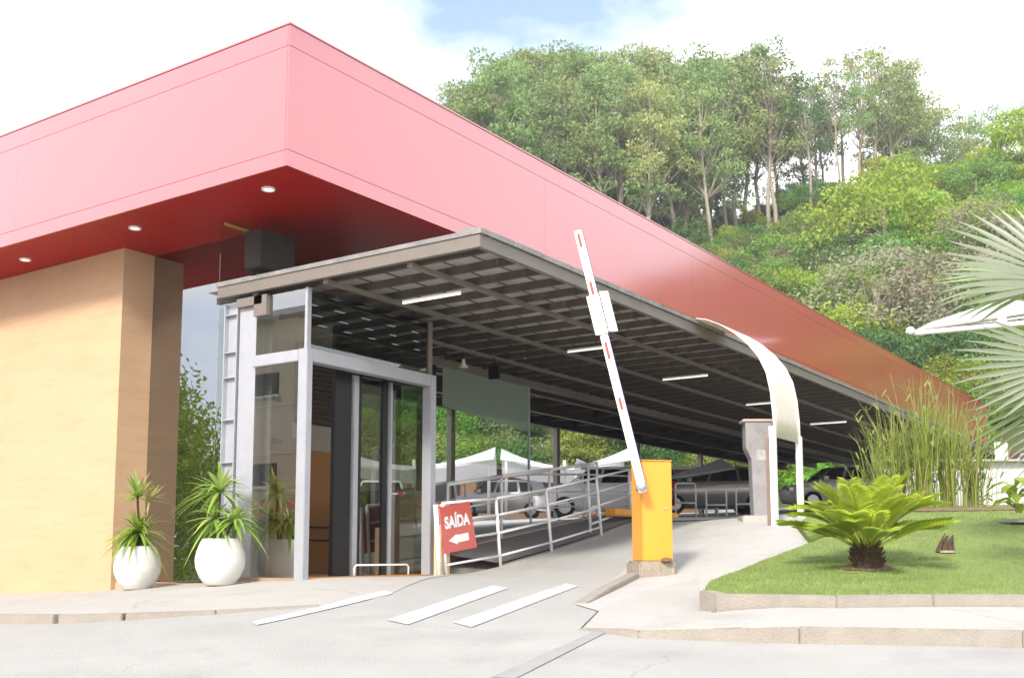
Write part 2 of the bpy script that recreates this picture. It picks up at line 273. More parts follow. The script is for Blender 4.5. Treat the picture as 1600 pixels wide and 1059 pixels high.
def slab(name, poly, off, m, depth=0.0, step=0.4, cell=None, smooth=False):
    """polygon draped over the ground, cut on a grid; off may be a function; depth>0 gives the slab an edge"""
    bm = bmesh.new(); bm.faces.new([bm.verts.new((x, y, 0)) for x, y in poly])
    x0 = min(p[0] for p in poly); x1 = max(p[0] for p in poly); y0 = min(p[1] for p in poly); y1 = max(p[1] for p in poly)
    for ax, a, b in ((0, x0, x1), (1, y0, y1)):
        t = a+step
        while t < b-0.01:
            co = [0, 0, 0]; co[ax] = t; no = [0, 0, 0]; no[ax] = 1
            bmesh.ops.bisect_plane(bm, geom=bm.verts[:]+bm.edges[:]+bm.faces[:], plane_co=co, plane_no=no); t += step
    f = off if callable(off) else (lambda x, y: off)
    bm.normal_update()
    if bm.faces and sum(q.normal.z for q in bm.faces) < 0: bmesh.ops.reverse_faces(bm, faces=bm.faces[:])
    if depth:
        be = [e for e in bm.edges if e.is_boundary]; r = bmesh.ops.extrude_edge_only(bm, edges=be)
        low = set(v for v in r['geom'] if isinstance(v, bmesh.types.BMVert))
    else: low = set()
    for v in bm.verts: v.co.z = ground(v.co.x, v.co.y)+f(v.co.x, v.co.y)-(depth if v in low else 0)
    bmesh.ops.recalc_face_normals(bm, faces=bm.faces[:])
    me = bpy.data.meshes.new(name); bm.to_mesh(me); bm.free(); me.materials.append(m)
    return tag(link(name, me), kind='structure')
# street
slab('road', [(-14, 12), (-2.2, 12), (-1.98, 1.49), (-1.94, 0.56), (-1.67, 0.05), (-1.17, -0.51), (-0.57, -1.15), (0.0, -1.4), (3.1, 0.0), (7.9, 0.0), (8.6, 0.2), (13, 0.2), (13, -2.9), (5.9, -2.95), (4.37, -3.9), (2.9, -3.1), (0.5, -3.4), (-0.62, -3.84), (-0.7, -4.38), (-0.27, -5.39), (0.44, -6.68), (1.9, -9.5), (-10, -16), (-18, -6)], 0.0, M['road'])
def swoff(x, y): return 0.07*sstep(-1.3, 0.9, y)*max(sstep(0.6, 1.4, y), 1-sstep(-1.0, 0.5, x))+0.003
slab('pavement', [(-2.2, 12), (-1.98, 1.49), (-1.94, 0.56), (-1.67, 0.05), (-1.17, -0.51), (-0.57, -1.15), (0.0, -1.4), (1.6, -0.65), (3.1, 0.05), (3.15, 0.46), (1.0, 0.46), (1.0, 12)], swoff, M['concrete'], 0.16)
# kerb stones of the left pavement, brown and worn
def kerbline(name, pts, offf, w, m, length=1.0, drop=0.2, inset=0.0):
    tot = []; 
    for a, b in zip(pts[:-1], pts[1:]):
        a = Vector((*a, 0)); b = Vector((*b, 0)); n = max(1, round((b-a).length/length))
        for i in range(n): tot.append((a.lerp(b, i/n), a.lerp(b, (i+1)/n)))
    root = None
    for a, b in tot:
        d = (b-a).normalized(); s = Vector((-d.y, d.x, 0)); a2 = a+d*0.002; b2 = b-d*0.002; q = MB(); vs = []
        for z in (-drop, 0):
            for p, sg in ((a2, 0), (b2, 0), (b2, 1), (a2, 1)): 
                pp = p+s*w*sg; vs.append((pp.x, pp.y, ground(p.x, p.y)+offf(p.x, p.y)+z+random.uniform(-0.0015, 0.0015)))
        q.add(vs, [(3, 2, 1, 0), (4, 5, 6, 7), (0, 1, 5, 4), (1, 2, 6, 5), (2, 3, 7, 6), (3, 0, 4, 7)])
        if root is None: root = tag(bpy.data.objects.new(name, None), kind='structure'); COL.objects.link(root)
        q.build('kerb_stone', m, root, bev=0.008)
    return root
kerbline('left_kerb', [(-0.57, -1.15), (-1.17, -0.51), (-1.67, 0.05), (-1.94, 0.56), (-1.98, 1.49), (-2.1, 8)], lambda x, y: swoff(x, y)+0.004, 0.11, M['kerb'])
def lowoff(x, y): return 0.012+0.1*sstep(-3.9, -5.0, y) if y > -5.0 else 0.112
slab('lower_platform', [(-0.58, -3.86), (-0.66, -4.38), (-0.24, -5.38), (0.47, -6.66), (1.93, -9.4), (6, -13), (6, -8), (1.75, -6.55), (0.75, -5.34), (0.3, -4.5), (0.9, -4.15), (2.5, -3.4), (1.5, -3.25), (0.5, -3.42)], lambda x, y: (0.012+0.1*sstep(-3.9, -5.0, y))*1.0, M['concrete'], 0.02)
kerbline('lower_kerb', [(1.93, -9.4), (0.44, -6.68), (-0.27, -5.39), (-0.7, -4.38), (-0.62, -3.84)], lambda x, y: (0.012+0.1*sstep(-3.9, -5.0, y))+0.003, -0.12, M['kerb'])
# lawn
LAWN = [(0.55, -4.32), (1.26, -4.06), (2.14, -3.88), (3.1, -3.8), (4.37, -3.95), (5.6, -3.35), (8.0, -3.2), (14.2, -3.9), (14.4, -9), (6, -11), (3.2, -8.4), (1.86, -6.5), (0.86, -5.3)]
def lawnoff(x, y):
    d = (x-0.55)*0.84+(y+4.32)*0.54; return 0.19-0.12*sstep(0.2, 2.6, d)
slab('lawn', LAWN, lawnoff, M['lawn'], 0.12, 0.35)
kerbline('upper_kerb', [(3.2, -8.55), (1.75, -6.53), (0.75, -5.33), (0.36, -4.5), (0.5, -4.3)], lambda x, y: 0.205+0*x, -0.13, M['kerb'], 1.0, 0.25)
def inpoly(x, y, P):
    c = False; j = len(P)-1
    for i in range(len(P)):
        if (P[i][1] > y) != (P[j][1] > y) and x < (P[j][0]-P[i][0])*(y-P[i][1])/(P[j][1]-P[i][1])+P[i][0]: c = not c
        j = i
    return c
q = MB(); k = 0
while k < 60000:
    x = 0.4+9*random.random()**1.5; y = random.uniform(-9, -3.2)
    if not inpoly(x, y, LAWN): continue
    k += 1; z = ground(x, y)+lawnoff(x, y)-0.004; a = random.random()*6.28; w = 0.004; hh = random.uniform(0.012, 0.035); b = random.random()*6.28
    q.add([(x-w*math.cos(a), y-w*math.sin(a), z), (x+w*math.cos(a), y+w*math.sin(a), z), (x+math.cos(b)*hh*0.5, y+math.sin(b)*hh*0.5, z+hh)], [(0, 1, 2)])
tag(q.build('grass', M['blade']), kind='stuff')
# paving of the inner drive: stone setts in rows near the island
slab('drive_paving', [(0.9, -4.13), (1.26, -4.04), (2.14, -3.86), (3.1, -3.78), (4.37, -3.93), (5.6, -3.33), (6.2, -3.1), (8, -2.3), (8, -1.2), (5.5, -1.4), (3.1, -2.25), (0.5, -3.15), (0.2, -3.6)], 0.008, M['paver'])
slab('drive_paving_far', [(8, -2.9), (13, -2.9), (26, -3), (26, 1.2), (9, 1.2), (8, 0)], 0.012, M['paver'], step=1.0)
for nm, a in (('road_marking', [(-1.66, -1.54), (-1.52, -1.34), (0.36, -1.10), (0.22, -1.32)]), ('road_marking', [(-1.12, -2.62), (-1.02, -2.32), (1.28, -1.73), (1.15, -2.0)]), ('road_marking', [(-0.98, -3.12), (-0.86, -2.86), (1.80, -2.25), (1.68, -2.48)])):
    slab(nm, a, 0.007, M['roadwhite'], step=0.1)
# low brown kerb running from the barrier plinth, and drainage gutter strip in the street
kerbline('island_kerb', [(2.55, -2.60), (0.55, -3.09)], lambda x, y: 0.05*sstep(0.4, 1.5, x)+0.008, 0.13, M['kerb'], 0.7, 0.1)
slab('gutter', [(-2.35, -4.27), (-0.60, -3.98), (-0.53, -4.06), (-2.28, -4.40)], 0.006, mat('gutter_cement', (0.30, 0.30, 0.285), 0.9, 0, 0.15, 5))

# ------------------------------------------------------------------ main building
B = thing('commercial_building', 'building with huge red fascia roof over beige wall and glass entrance', 'building')
ZT = lambda u: 5.53+0.007*u
ZB = lambda u: 4.0+0.007*u
UE = 37.5
def quadpanel(name, pts, m, parent, th=(0, 0, 0)):
    n = len(pts); t = Vector(th); return mb().add([Vector(p) for p in pts]+[Vector(p)+t for p in pts], [tuple(range(n)), tuple(range(2*n-1, n-1, -1))]+[(i, i+n, (i+1) % n+n, (i+1) % n) for i in range(n)]).build(name, m, parent)
fa = tag(mb().box(0.03, UE-0.05, 0.03, 8.1, 4.35, 5.35).build('roof_deck', M['darkroof'], B))
bands = ((0.0, 0.17, 0.0), (0.176, 1.30, 0.0), (1.306, 1.53, 0.0))
# long face cut into 3 m panels, short face likewise
for i, (a, b, o) in enumerate(bands):
    def zz(u, t): return ZB(u)+t*(ZT(u)-ZB(u))/1.53
    edges = [0]+[x for x in range(5, 37, 5)]+[UE] if i == 1 else [0, 12, 24, UE]
    for x0, x1 in zip(edges[:-1], edges[1:]):
        e = 0.0015
        quadpanel('fascia_panel', [(x0+e, 0, zz(x0, a)), (x1-e, 0, zz(x1, a)), (x1-e, 0, zz(x1, b)), (x0+e, 0, zz(x0, b))], M['red'], fa, (0, 0.025, 0))
    edges = [0.027, 5.0, 12.0]
    for y0, y1 in zip(edges[:-1], edges[1:]):
        quadpanel('fascia_panel', [(0, y1-0.0015, 4+a), (0, y0, 4+a), (0, y0, 4+b), (0, y1-0.0015, 4+b)], M['red'], fa, (0.025, 0, 0))
mb().box(0.026, 3.0, 8.1, 12.0, 4.4, 5.4).build('roof_deck', M['darkroof'], B)
quadpanel('roof_cap', [(-0.01, -0.01, 5.535), (UE, -0.01, ZT(UE)+0.005), (UE, 0.25, ZT(UE)+0.005), (0.25, 0.25, 5.535), (0.25, 12, 5.535), (-0.01, 12, 5.535)], M['red'], B, (0, 0, 0.02))
# soffit in panels
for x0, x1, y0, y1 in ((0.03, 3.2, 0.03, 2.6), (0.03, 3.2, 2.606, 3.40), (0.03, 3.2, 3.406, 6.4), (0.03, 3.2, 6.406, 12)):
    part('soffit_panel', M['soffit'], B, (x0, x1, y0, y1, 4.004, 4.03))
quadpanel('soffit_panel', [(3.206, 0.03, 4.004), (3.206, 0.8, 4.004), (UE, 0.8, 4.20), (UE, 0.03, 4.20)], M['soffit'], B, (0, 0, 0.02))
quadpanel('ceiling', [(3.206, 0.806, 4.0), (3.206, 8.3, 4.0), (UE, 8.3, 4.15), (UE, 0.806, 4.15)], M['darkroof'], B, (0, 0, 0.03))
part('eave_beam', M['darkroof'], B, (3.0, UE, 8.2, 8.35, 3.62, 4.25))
for y in (3.4, 5.2, 6.8): part('ceiling_beam', M['joist'], B, (3.3, UE-0.2, y, y+0.12, 3.62, 3.98))
for i in range(24): u = 4.2+i*1.4; part('ceiling_joist', M['joist'], B, (u, u+0.07, 2.35, 8.19, 3.78, 3.985))
for u in (8.5, 13.5, 18.5, 23.5, 28.5, 33.5): part('roof_post', M['brownsteel'], B, (u, u+0.16, 8.19-0.01, 8.33, ground(u, 8.2)-0.1, 3.63))
# beige wall
part('wall', M['beige'], B, (0.94, 1.419, 3.99, 12.0, -0.9, 4.002))
# tall window between beige wall and steel column, with the returning glass fin
wv = part('window', M['glassr'], B, (1.42, 1.432, 2.06, 3.985, -0.35, 4.0)); part('window_sill', M['beige'], wv, (1.0, 1.44, 2.0, 3.985, -0.7, -0.36))
part('mullion', M['dark'], wv, (1.40, 1.46, 2.03, 2.07, -0.35, 4.0))
part('glass_fin', M['glassg'], B, (0.90, 1.39, 2.045, 2.057, -0.35, 4.0))
part('glass_fin', M['glassg'], B, (1.47, 1.80, 2.045, 2.057, 2.9, 4.0))
# dark back wall of the shop and interior
part('floor', mat('shop_floor', (0.36, 0.25, 0.17), 0.35, 0, 0.1, 2), B, (0.83, 4.25, 0.50, 1.98, -0.33, -0.262), (1.45, 4.25, 1.985, 7.79, -0.33, -0.262))
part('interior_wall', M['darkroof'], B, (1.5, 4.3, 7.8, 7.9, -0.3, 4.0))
iw = part('interior_wall', M['palewall'], B, (1.75, 3.86, 2.75, 2.85, 1.44, 4.0)); part('interior_wall', M['orange'], B, (1.75, 3.86, 2.75, 2.85, -0.262, 1.436))
part('vent', M['dark'], iw, (2.3, 2.6, 2.735, 2.749, 2.05, 2.12)); part('vent', M['dark'], iw, (2.45, 2.62, 2.735, 2.749, 1.22+0.25, 1.55))
for zz_ in (0.18, 0.36): part('wall_rail', M['dark'], iw, (2.9, 3.85, 2.72, 2.745, zz_, zz_+0.02))
lv = part('louvre_frame', M['dark'], iw, (2.85, 3.86, 2.735, 2.748, 1.80, 2.95))
for i in range(16): 
    z = 1.83+i*0.068; mb().add([(2.88, 2.73, z), (3.83, 2.73, z), (3.83, 2.68, z+0.035), (2.88, 2.68, z+0.035), (2.88, 2.735, z+0.01), (3.83, 2.735, z+0.01), (3.83, 2.685, z+0.045), (2.88, 2.685, z+0.045)], [(0, 1, 2, 3), (7, 6, 5, 4), (3, 2, 6, 7), (0, 4, 5, 1)]).build('slat', mat('louvre', (0.16, 0.12, 0.09), 0.6) if i == 0 else bpy.data.materials['louvre'], B)
# duct box under the soffit
dc = part('duct', M['darkroof'], B, (1.0, 1.55, 1.45, 1.75, 3.38, 3.85), bev=0.01); part('duct_bracket', mat('yellow_trim', (0.5, 0.4, 0.08)), dc, (0.9, 1.9, 1.98, 2.0, 3.95, 3.98))
part('ledge', M['joist'], B, (1.6, 3.0, 0.5, 2.0, 3.05, 3.12))
# steel column, H-shaped with stiffeners
cl = part('column', M['steel'], B, (0.86, 0.88, 1.34, 1.62, -0.4, 2.95), (0.88, 1.1, 1.47, 1.485, -0.4, 2.95), (1.1, 1.12, 1.34, 1.62, -0.4, 2.95))
part('column_channel', M['steel'], cl, (0.90, 0.91, 1.66, 1.87, -0.4, 2.93), (0.84, 0.93, 1.86, 1.875, -0.4, 2.93), (0.84, 0.93, 1.645, 1.66, -0.4, 2.93))
for z in (0.4, 1.05, 1.55, 2.05, 2.35, 2.8): part('stiffener', M['steel'], cl, (0.845, 0.898, 1.662, 1.858, z, z+0.012))
part('bracket', M['brownsteel'], cl, (0.80, 1.0, 1.12, 1.33, 2.72, 2.96), (0.8, 0.95, 1.2, 1.62, 2.86, 2.96))
# entrance portal frame
pf = part('portal_frame', M['steel'], B, (0.81, 0.90, 0.46, 0.60, -0.30, 2.265), (0.901, 2.999, 0.46, 0.60, 2.12, 2.265), (3.0, 3.11, 0.46, 0.60, -0.30, 2.265), (0.81, 0.90, 0.601, 1.34, 2.13, 2.262), bev=0.006)
part('glass_post', M['steel'], pf, (0.84, 0.90, 0.50, 0.54, 2.266, 2.96)); part('glass_post', M['brownsteel'], pf, (3.0, 3.07, 0.50, 0.55, 2.266, 2.96))
part('pane', M['glassm'], pf, (0.85, 0.858, 0.602, 1.33, -0.27, 2.128)); part('pane', M['glassm'], pf, (0.85, 0.858, 0.545, 1.33, 2.264, 2.95)); part('pane', M['glassd'], pf, (0.902, 2.998, 0.52, 0.528, 2.267, 2.95))
part('threshold', M['orange'], B, (0.902, 2.995, 0.46, 0.72, -0.30, -0.255))
# sliding doors set back
dr = part('door', M['dark'], B, (1.62, 1.90, 0.80, 0.86, -0.262, 2.9), (2.02, 2.08, 0.80, 0.86, -0.262, 2.15), (2.48, 2.56, 0.80, 0.86, -0.262, 2.6), (1.9, 3.3, 0.80, 0.86, 2.15, 2.9))
part('door_rail', M['steel'], dr, (1.93, 2.01, 0.78, 0.84, -0.262, 2.14)); part('door_rail', M['steel'], dr, (2.60, 2.63, 0.78, 0.83, -0.262, 2.14))
part('pane', M['glassd'], dr, (2.085, 2.475, 0.82, 0.828, -0.25, 2.149)); part('pane', M['glassd'], dr, (2.565, 3.29, 0.82, 0.828, -0.25, 2.149))
part('counter', M['beige'], B, (3.42, 3.95, 1.5, 1.9, -0.262, 0.80)); part('counter_end', M['dark'], B, (3.2, 3.415, 1.5, 1.9, -0.262, 0.84))
# back glass wall and lintel
bg_ = part('window', M['glassg'], B, (5.45, 7.93, 2.2, 2.212, 1.45, 2.9)); part('mullion', M['steel'], bg_, (7.90, 7.94, 2.19, 2.22, 1.45, 2.9)); part('mullion', M['dark'], bg_, (4.9, 5.3, 2.2, 2.25, 0.95, 2.9))
quadpanel('painted_reflection', [(5.46, 2.195, 2.28), (7.9, 2.195, 2.12), (7.9, 2.195, 2.895), (5.46, 2.195, 2.895)], M['reflection_tint'], bg_, (0, 0.002, 0))  # pale reflection of the canopy underside, painted as a grey-green layer on the glass
part('lintel', M['brownsteel'], B, (3.3, 34, 2.16, 2.30, 2.905, 3.02))
# ------------------------------------------------------------------ canopy
Cn = thing('entrance_canopy', 'long flat steel canopy with open joists projecting beside the red roof', 'canopy')
ZC = 3.0; CE = 33.0
part('edge_beam', M['brownsteel'], Cn, (0.75, 0.81, -1.93, 1.90, ZC, ZC+0.13)); part('edge_beam', M['brownsteel'], Cn, (0.815, CE, -1.93, -1.87, ZC, ZC+0.13))
part('gutter_lip', M['flash'], Cn, (0.735, 0.80, -1.95, 1.92, ZC+0.132, ZC+0.18))
for v in (-1.02, 0.18, 1.3): part('main_beam', M['brownsteel'], Cn, (0.815, CE, v, v+0.07, ZC-0.045, ZC-0.003))
jm = None
for i in range(64):
    u = 0.95+i*0.5
    if u > CE: break
    q = mb().box(u, u+0.012, -1.865, 2.15, ZC+0.0, ZC+0.085).box(u+0.012, u+0.045, -1.865, 2.15, ZC+0.0, ZC+0.008).box(u+0.012, u+0.045, -1.865, 2.15, ZC+0.077, ZC+0.085)
    if jm is None: jm = q.mesh('joist', M['joist']); link('joist', jm, Cn); continue
    link('joist', jm, Cn, (u-0.95, 0, 0))
for i in range(22):
    u = 0.80+i*1.5; 
    if u+1.5 > CE+0.5: break
    q = MB(); n = 20                                                # trapezoid-ribbed sheet
    for j in range(n):
        y0 = -1.86+j*4.0/n; y1 = y0+4.0/n; dz = 0.018 if j % 2 else 0.0
        q.box(u, u+1.495, y0, y1-0.004, ZC+0.088+dz, ZC+0.094+dz)
    q.build('roof_sheet', M['sheet'], Cn)
u = 0.74
while u < CE-1:
    Lh = random.uniform(0.52, 0.60); z = ZC+0.133+random.uniform(0, 0.006)
    q = mb().add([(u, -1.955, z-0.0), (u+Lh-0.012, -1.955, z+0.0), (u+Lh-0.012, -1.955, z+0.055), (u, -1.955, z+0.05), (u, -1.72, z+0.09), (u+Lh-0.012, -1.72, z+0.095), (u, -1.72, z), (u+Lh-0.012, -1.72, z)], [(0, 1, 2, 3), (3, 2, 5, 4), (0, 6, 7, 1), (0, 3, 4, 6), (1, 7, 5, 2), (6, 4, 5, 7)])
    q.build('flashing', M['flash'], Cn); u += Lh
# fluorescent battens hung under the canopy
ti = 0
tubes = [(1.37, -1.23, -0.43), (4.85, -1.1, -0.45), (7.72, -1.25, -0.48), (11.2, -1.25, -0.48), (14.8, -1.25, -0.48), (4.85, 2.6, 3.4), (8.6, 2.6, 3.4), (12.4, 2.6, 3.4), (16.5, 2.6, 3.4)]
tl = ['fluorescent tube nearest the canopy front corner', 'second fluorescent tube along the canopy, left of the barrier arm', 'third fluorescent tube along the canopy, right of the barrier arm', 'fourth fluorescent tube, seen past the curved cream panel', 'fifth fluorescent tube, furthest along the canopy edge bay',
      'first fluorescent tube in the dark bay behind the lintel', 'second fluorescent tube in the dark bay behind the lintel', 'third fluorescent tube in the dark bay behind the lintel', 'furthest fluorescent tube in the dark bay behind the lintel']
for (u, a, b), lb in zip(tubes, tl):
    zt = 2.80 if a < 2 else 3.6
    t = thing('fluorescent_lamp', lb, 'lamp', (u, (a+b)/2, zt), 0, 'fluorescent lamps under the canopy'); hl = (b-a)/2
    q = MB(); q.tube([(0, -hl, -0.05), (0, hl, -0.05)], 0.010, 8); q.build('tube', M['tubeon'], t, True); mb().box(-0.012, 0.012, -hl, hl, -0.036, -0.018).build('housing', M['white'], t)
# recessed downlights in the red soffit
for (u, v), lb in (((0.40, 0.70), 'round downlight nearest the corner of the red soffit'), ((0.46, 3.12), 'round downlight above the beige wall corner'), ((0.51, 5.57), 'round downlight at the left end of the red soffit')):
    t = thing('downlight', lb, 'lamp', (u, v, 4.003), 0, 'downlights in the soffit')
    mb().lathe([(0.075, 0.0), (0.075, -0.02), (0.055, -0.022), (0.05, -0.004)], 20).build('ring', M['white'], t, True); mb().lathe([(0.0, -0.008), (0.05, -0.008)], 20).build('lens', M['lampon'], t)
# security cameras
def camera_thing(loc, rz, lb):
    t = thing('security_camera', lb, 'camera', loc, rz); mb().tube([(0, 0, 0), (0, 0, -0.10)], 0.018).build('bracket', M['white'], t, True)
    mb().box(-0.05, 0.14, -0.04, 0.04, -0.18, -0.10).build('body', M['white'], t, bev=0.01); mb().tube([(0.14, 0, -0.14), (0.155, 0, -0.14)], 0.03).build('lens', M['dark'], t)
camera_thing((2.2, 2.72, 3.22), R(-120), 'white security camera on the pale wall behind the glass beside the column')
t = thing('floodlight', 'small dark floodlight hanging under the canopy by the glass panel', 'lamp', (5.3, 1.1, 2.9)); mb().tube([(0, 0, 0), (0, 0, -0.12)], 0.012).build('bracket', M['dark'], t); mb().box(-0.03, 0.03, -0.09, 0.09, -0.32, -0.12).build('head', M['dark'], t, bev=0.01)
t = thing('loudspeaker', 'small pale horn speaker under the canopy above the glass panel', 'speaker', (4.6, 1.15, 2.88)); mb().tube([(0, 0, 0), (0, 0, -0.10)], 0.012).build('bracket', M['dark'], t); mb().lathe([(0.02, 0.0), (0.03, -0.06), (0.07, -0.12), (0.07, -0.125), (0.0, -0.1)], 12, (0, 0, -0.1)).build('horn', M['cream'], t, True)

# ------------------------------------------------------------------ foliage generators
def leafquad(q, p, size, k=0, nrm=None):
    d = Vector((random.gauss(0, 1), random.gauss(0, 1), random.gauss(0, 0.7)+0.2)).normalized() if nrm is None else nrm
    a = d.orthogonal().normalized(); a.rotate(Matrix.Rotation(random.random()*6.28, 3, d)); b = d.cross(a)
    l = size*random.uniform(0.7, 1.3); w = l*0.42
    b0 = len(q.v); q.v += [tuple(p-a*l), tuple(p+b*w), tuple(p+a*l), tuple(p-b*w)]; q.f.append((b0, b0+1, b0+2, b0+3)); q.mi.append(k)
def rball():
    while 1:
        p = Vector((random.uniform(-1, 1), random.uniform(-1, 1), random.uniform(-1, 1)))
        if p.length <= 1: return p
def slender(seed, H, W, ncl, nl, leaf, c0=0.42, rs=0.95):            # tall thin ridge tree
    random.seed(seed); tr = MB(); cr = MB(); lean = Vector((random.uniform(-0.05, 0.05), random.uniform(-0.05, 0.05), 1))
    top = lean*H*0.92; n = 8; tp = [lean*(H*0.92*i/n)+Vector((math.sin(i*1.3+seed)*0.12, math.cos(i*1.7+seed)*0.12, 0)) for i in range(n+1)]
    tr.tube(tp, 0.17, 6, r1=0.035)
    for c in range(ncl):
        t = random.uniform(c0, 1.0)**0.9; a = random.random()*6.28; rad = W*0.5*math.sin(min(1, (1.04-t)/(1.04-c0)*0.85+0.15)*math.pi*0.62)*random.uniform(0.35, 1.0)
        base = Vector(tp[min(n, int((t-0.10)*n))]); p = lean*(H*t)+Vector((math.cos(a)*rad, math.sin(a)*rad, random.uniform(-0.3, 0.4)))
        tr.tube([base, base.lerp(p, 0.5)+Vector((0, 0, -0.15)), p], 0.04, 4, r1=0.012, cap=False)
        s = random.uniform(0.55, 1.15)*rs
        for i in range(int(nl*s)): r = rball(); leafquad(cr, p+Vector((r.x*s, r.y*s, r.z*s*0.55)), leaf)
    return tr, cr
def dome(seed, H, W, ncl, nl, leaf, flat=0.55, tr0=0.3):             # rounded hillside tree
    random.seed(seed); tr = MB(); cr = MB(); tr.tube([(0, 0, -0.6), (0.1, 0, H*0.3), (0, 0.1, H*0.6)], 0.16, 6, r1=0.07)
    for c in range(ncl):
        th = random.random()*6.28; ph = math.acos(random.uniform(-0.15, 1)); k = random.uniform(0.7, 1.0)
        p = Vector((math.cos(th)*math.sin(ph)*W/2*k, math.sin(th)*math.sin(ph)*W/2*k, H*tr0+(H*(1-tr0))*max(-0.2, math.cos(ph))*k*random.uniform(0.85, 1.0)))
        if c % 4 == 0: tr.tube([(0, 0, H*0.3), p*0.55+Vector((0, 0, H*0.1)), p], 0.05, 4, r1=0.015, cap=False)
        s = random.uniform(0.5, 1.0)*W/5.0
        for i in range(int(nl)): r = rball(); leafquad(cr, p+Vector((r.x*s, r.y*s, r.z*s*flat)), leaf)
    return tr, cr
def gz(p): return ground(p.x, p.y)
# ------------------------------------------------------------------ ridge trees: tall, thin, seen against the sky
protos = []
spec = [(1, 13, 5.5, 46, 120, 0.13, 0.38, 1.0), (2, 14, 5.0, 40, 110, 0.13, 0.45, 0.95), (3, 12.5, 6.5, 60, 130, 0.13, 0.30, 1.05), (4, 15, 5.0, 26, 70, 0.14, 0.55, 0.85), (5, 14, 6.0, 28, 60, 0.14, 0.5, 0.8), (6, 11, 6.0, 60, 130, 0.12, 0.2, 1.0)]
for i, s in enumerate(spec):
    tr, cr = slender(*s)
    protos.append((tr.mesh('trunk_mesh', M['trunk']), cr.mesh('crown_mesh', M['leafE'] if i != 3 else M['leafC'])))
random.seed(21)
def top_y(px):                                                       # height of the tree line, degrees of slope from the eye
    P_ = [(690, 165), (745, 115), (800, 88), (845, 62), (890, 80), (960, 85), (1020, 72), (1060, 88), (1110, 95), (1150, 88), (1210, 62), (1260, 85), (1300, 108), (1340, 85), (1400, 72), (1440, 90), (1475, 130), (1520, 165), (1560, 165), (1600, 150)]
    for (a, b), (c, d) in zip(P_[:-1], P_[1:]):
        if a <= px <= c: return b+(d-b)*(px-a)/(c-a)
    return 150
ridge = []
px = 690.0
while px < 1490:
    dense = px < 1140
    rows = 4 if dense else 2
    for r in range(rows):
        Y = (86, 93, 99, 106)[r] if dense else (93, 98, 103)[r]
        if px < 800: Y -= 6
        p = px+random.uniform(-12, 12)
        ridge.append((p, Y+random.uniform(-3, 3), top_y(min(1600, max(690, p)))+random.uniform(0, 28)+(r == 0)*30*(800 < p < 1140), random.choice([0, 1, 2, 5]) if dense else random.choice([3, 4, 1, 2, 0, 5])))
    px += random.uniform(24, 33) if dense else random.uniform(26, 42)
for p in (1505, 1535, 1592): ridge.append((p, 98, top_y(p)+8, 5 if p < 1590 else 3))
for p, Y in ((640, 92), (590, 95), (1660, 96), (1720, 92), (1800, 90), (1900, 88), (2050, 80), (2250, 72), (2500, 66), (2800, 62)): ridge.append((p, Y, 140 if p > 1000 else 230, random.choice([0, 1, 2])))
ridge.sort(); nr = 0; seen = {}
for p, Y, ty, k in ridge:
    X = (p-800)/1676*Y; b = street(X, Y); z = gz(b); hgt = ((865-ty)/1676*Y-z)*1.15; H0 = spec[k][1]
    hgt = max(5.5, min(19, hgt)) if p <= 1700 else 8
    s = hgt/H0; t = thing('ridge_tree', None, 'tree', (b.x, b.y, z-0.1), random.random()*6.28, 'tall trees along the hilltop'); t.scale = (max(0.72, s)*random.uniform(0.9, 1.15),)*2+(s,)
    nr += 1; words = ['first', 'second', 'third', 'fourth', 'fifth', 'sixth', 'seventh', 'eighth', 'ninth', 'tenth', 'eleventh', 'twelfth', 'thirteenth', 'fourteenth', 'fifteenth', 'sixteenth', 'seventeenth', 'eighteenth', 'nineteenth', 'twentieth']
    kindw = 'slender sparse-crowned tree' if k in (3, 4) else ('short full-crowned tree' if k == 5 else 'tall olive-crowned tree')
    where = ('over the red roof edge' if p < 800 else 'in the left hilltop wood' if p < 960 else 'in the middle hilltop wood' if p < 1140 else 'against open sky above the curved panel' if p < 1300 else 'against open sky above the cycad' if p < 1490 else 'beyond the far right bushes')
    key = (kindw, where); seen[key] = seen.get(key, 0)+1; t['label'] = f"{kindw} {where}, {words[min(19, seen[key]-1)]} from its left"
    link('trunk', protos[k][0], t); link('crown', protos[k][1], t)
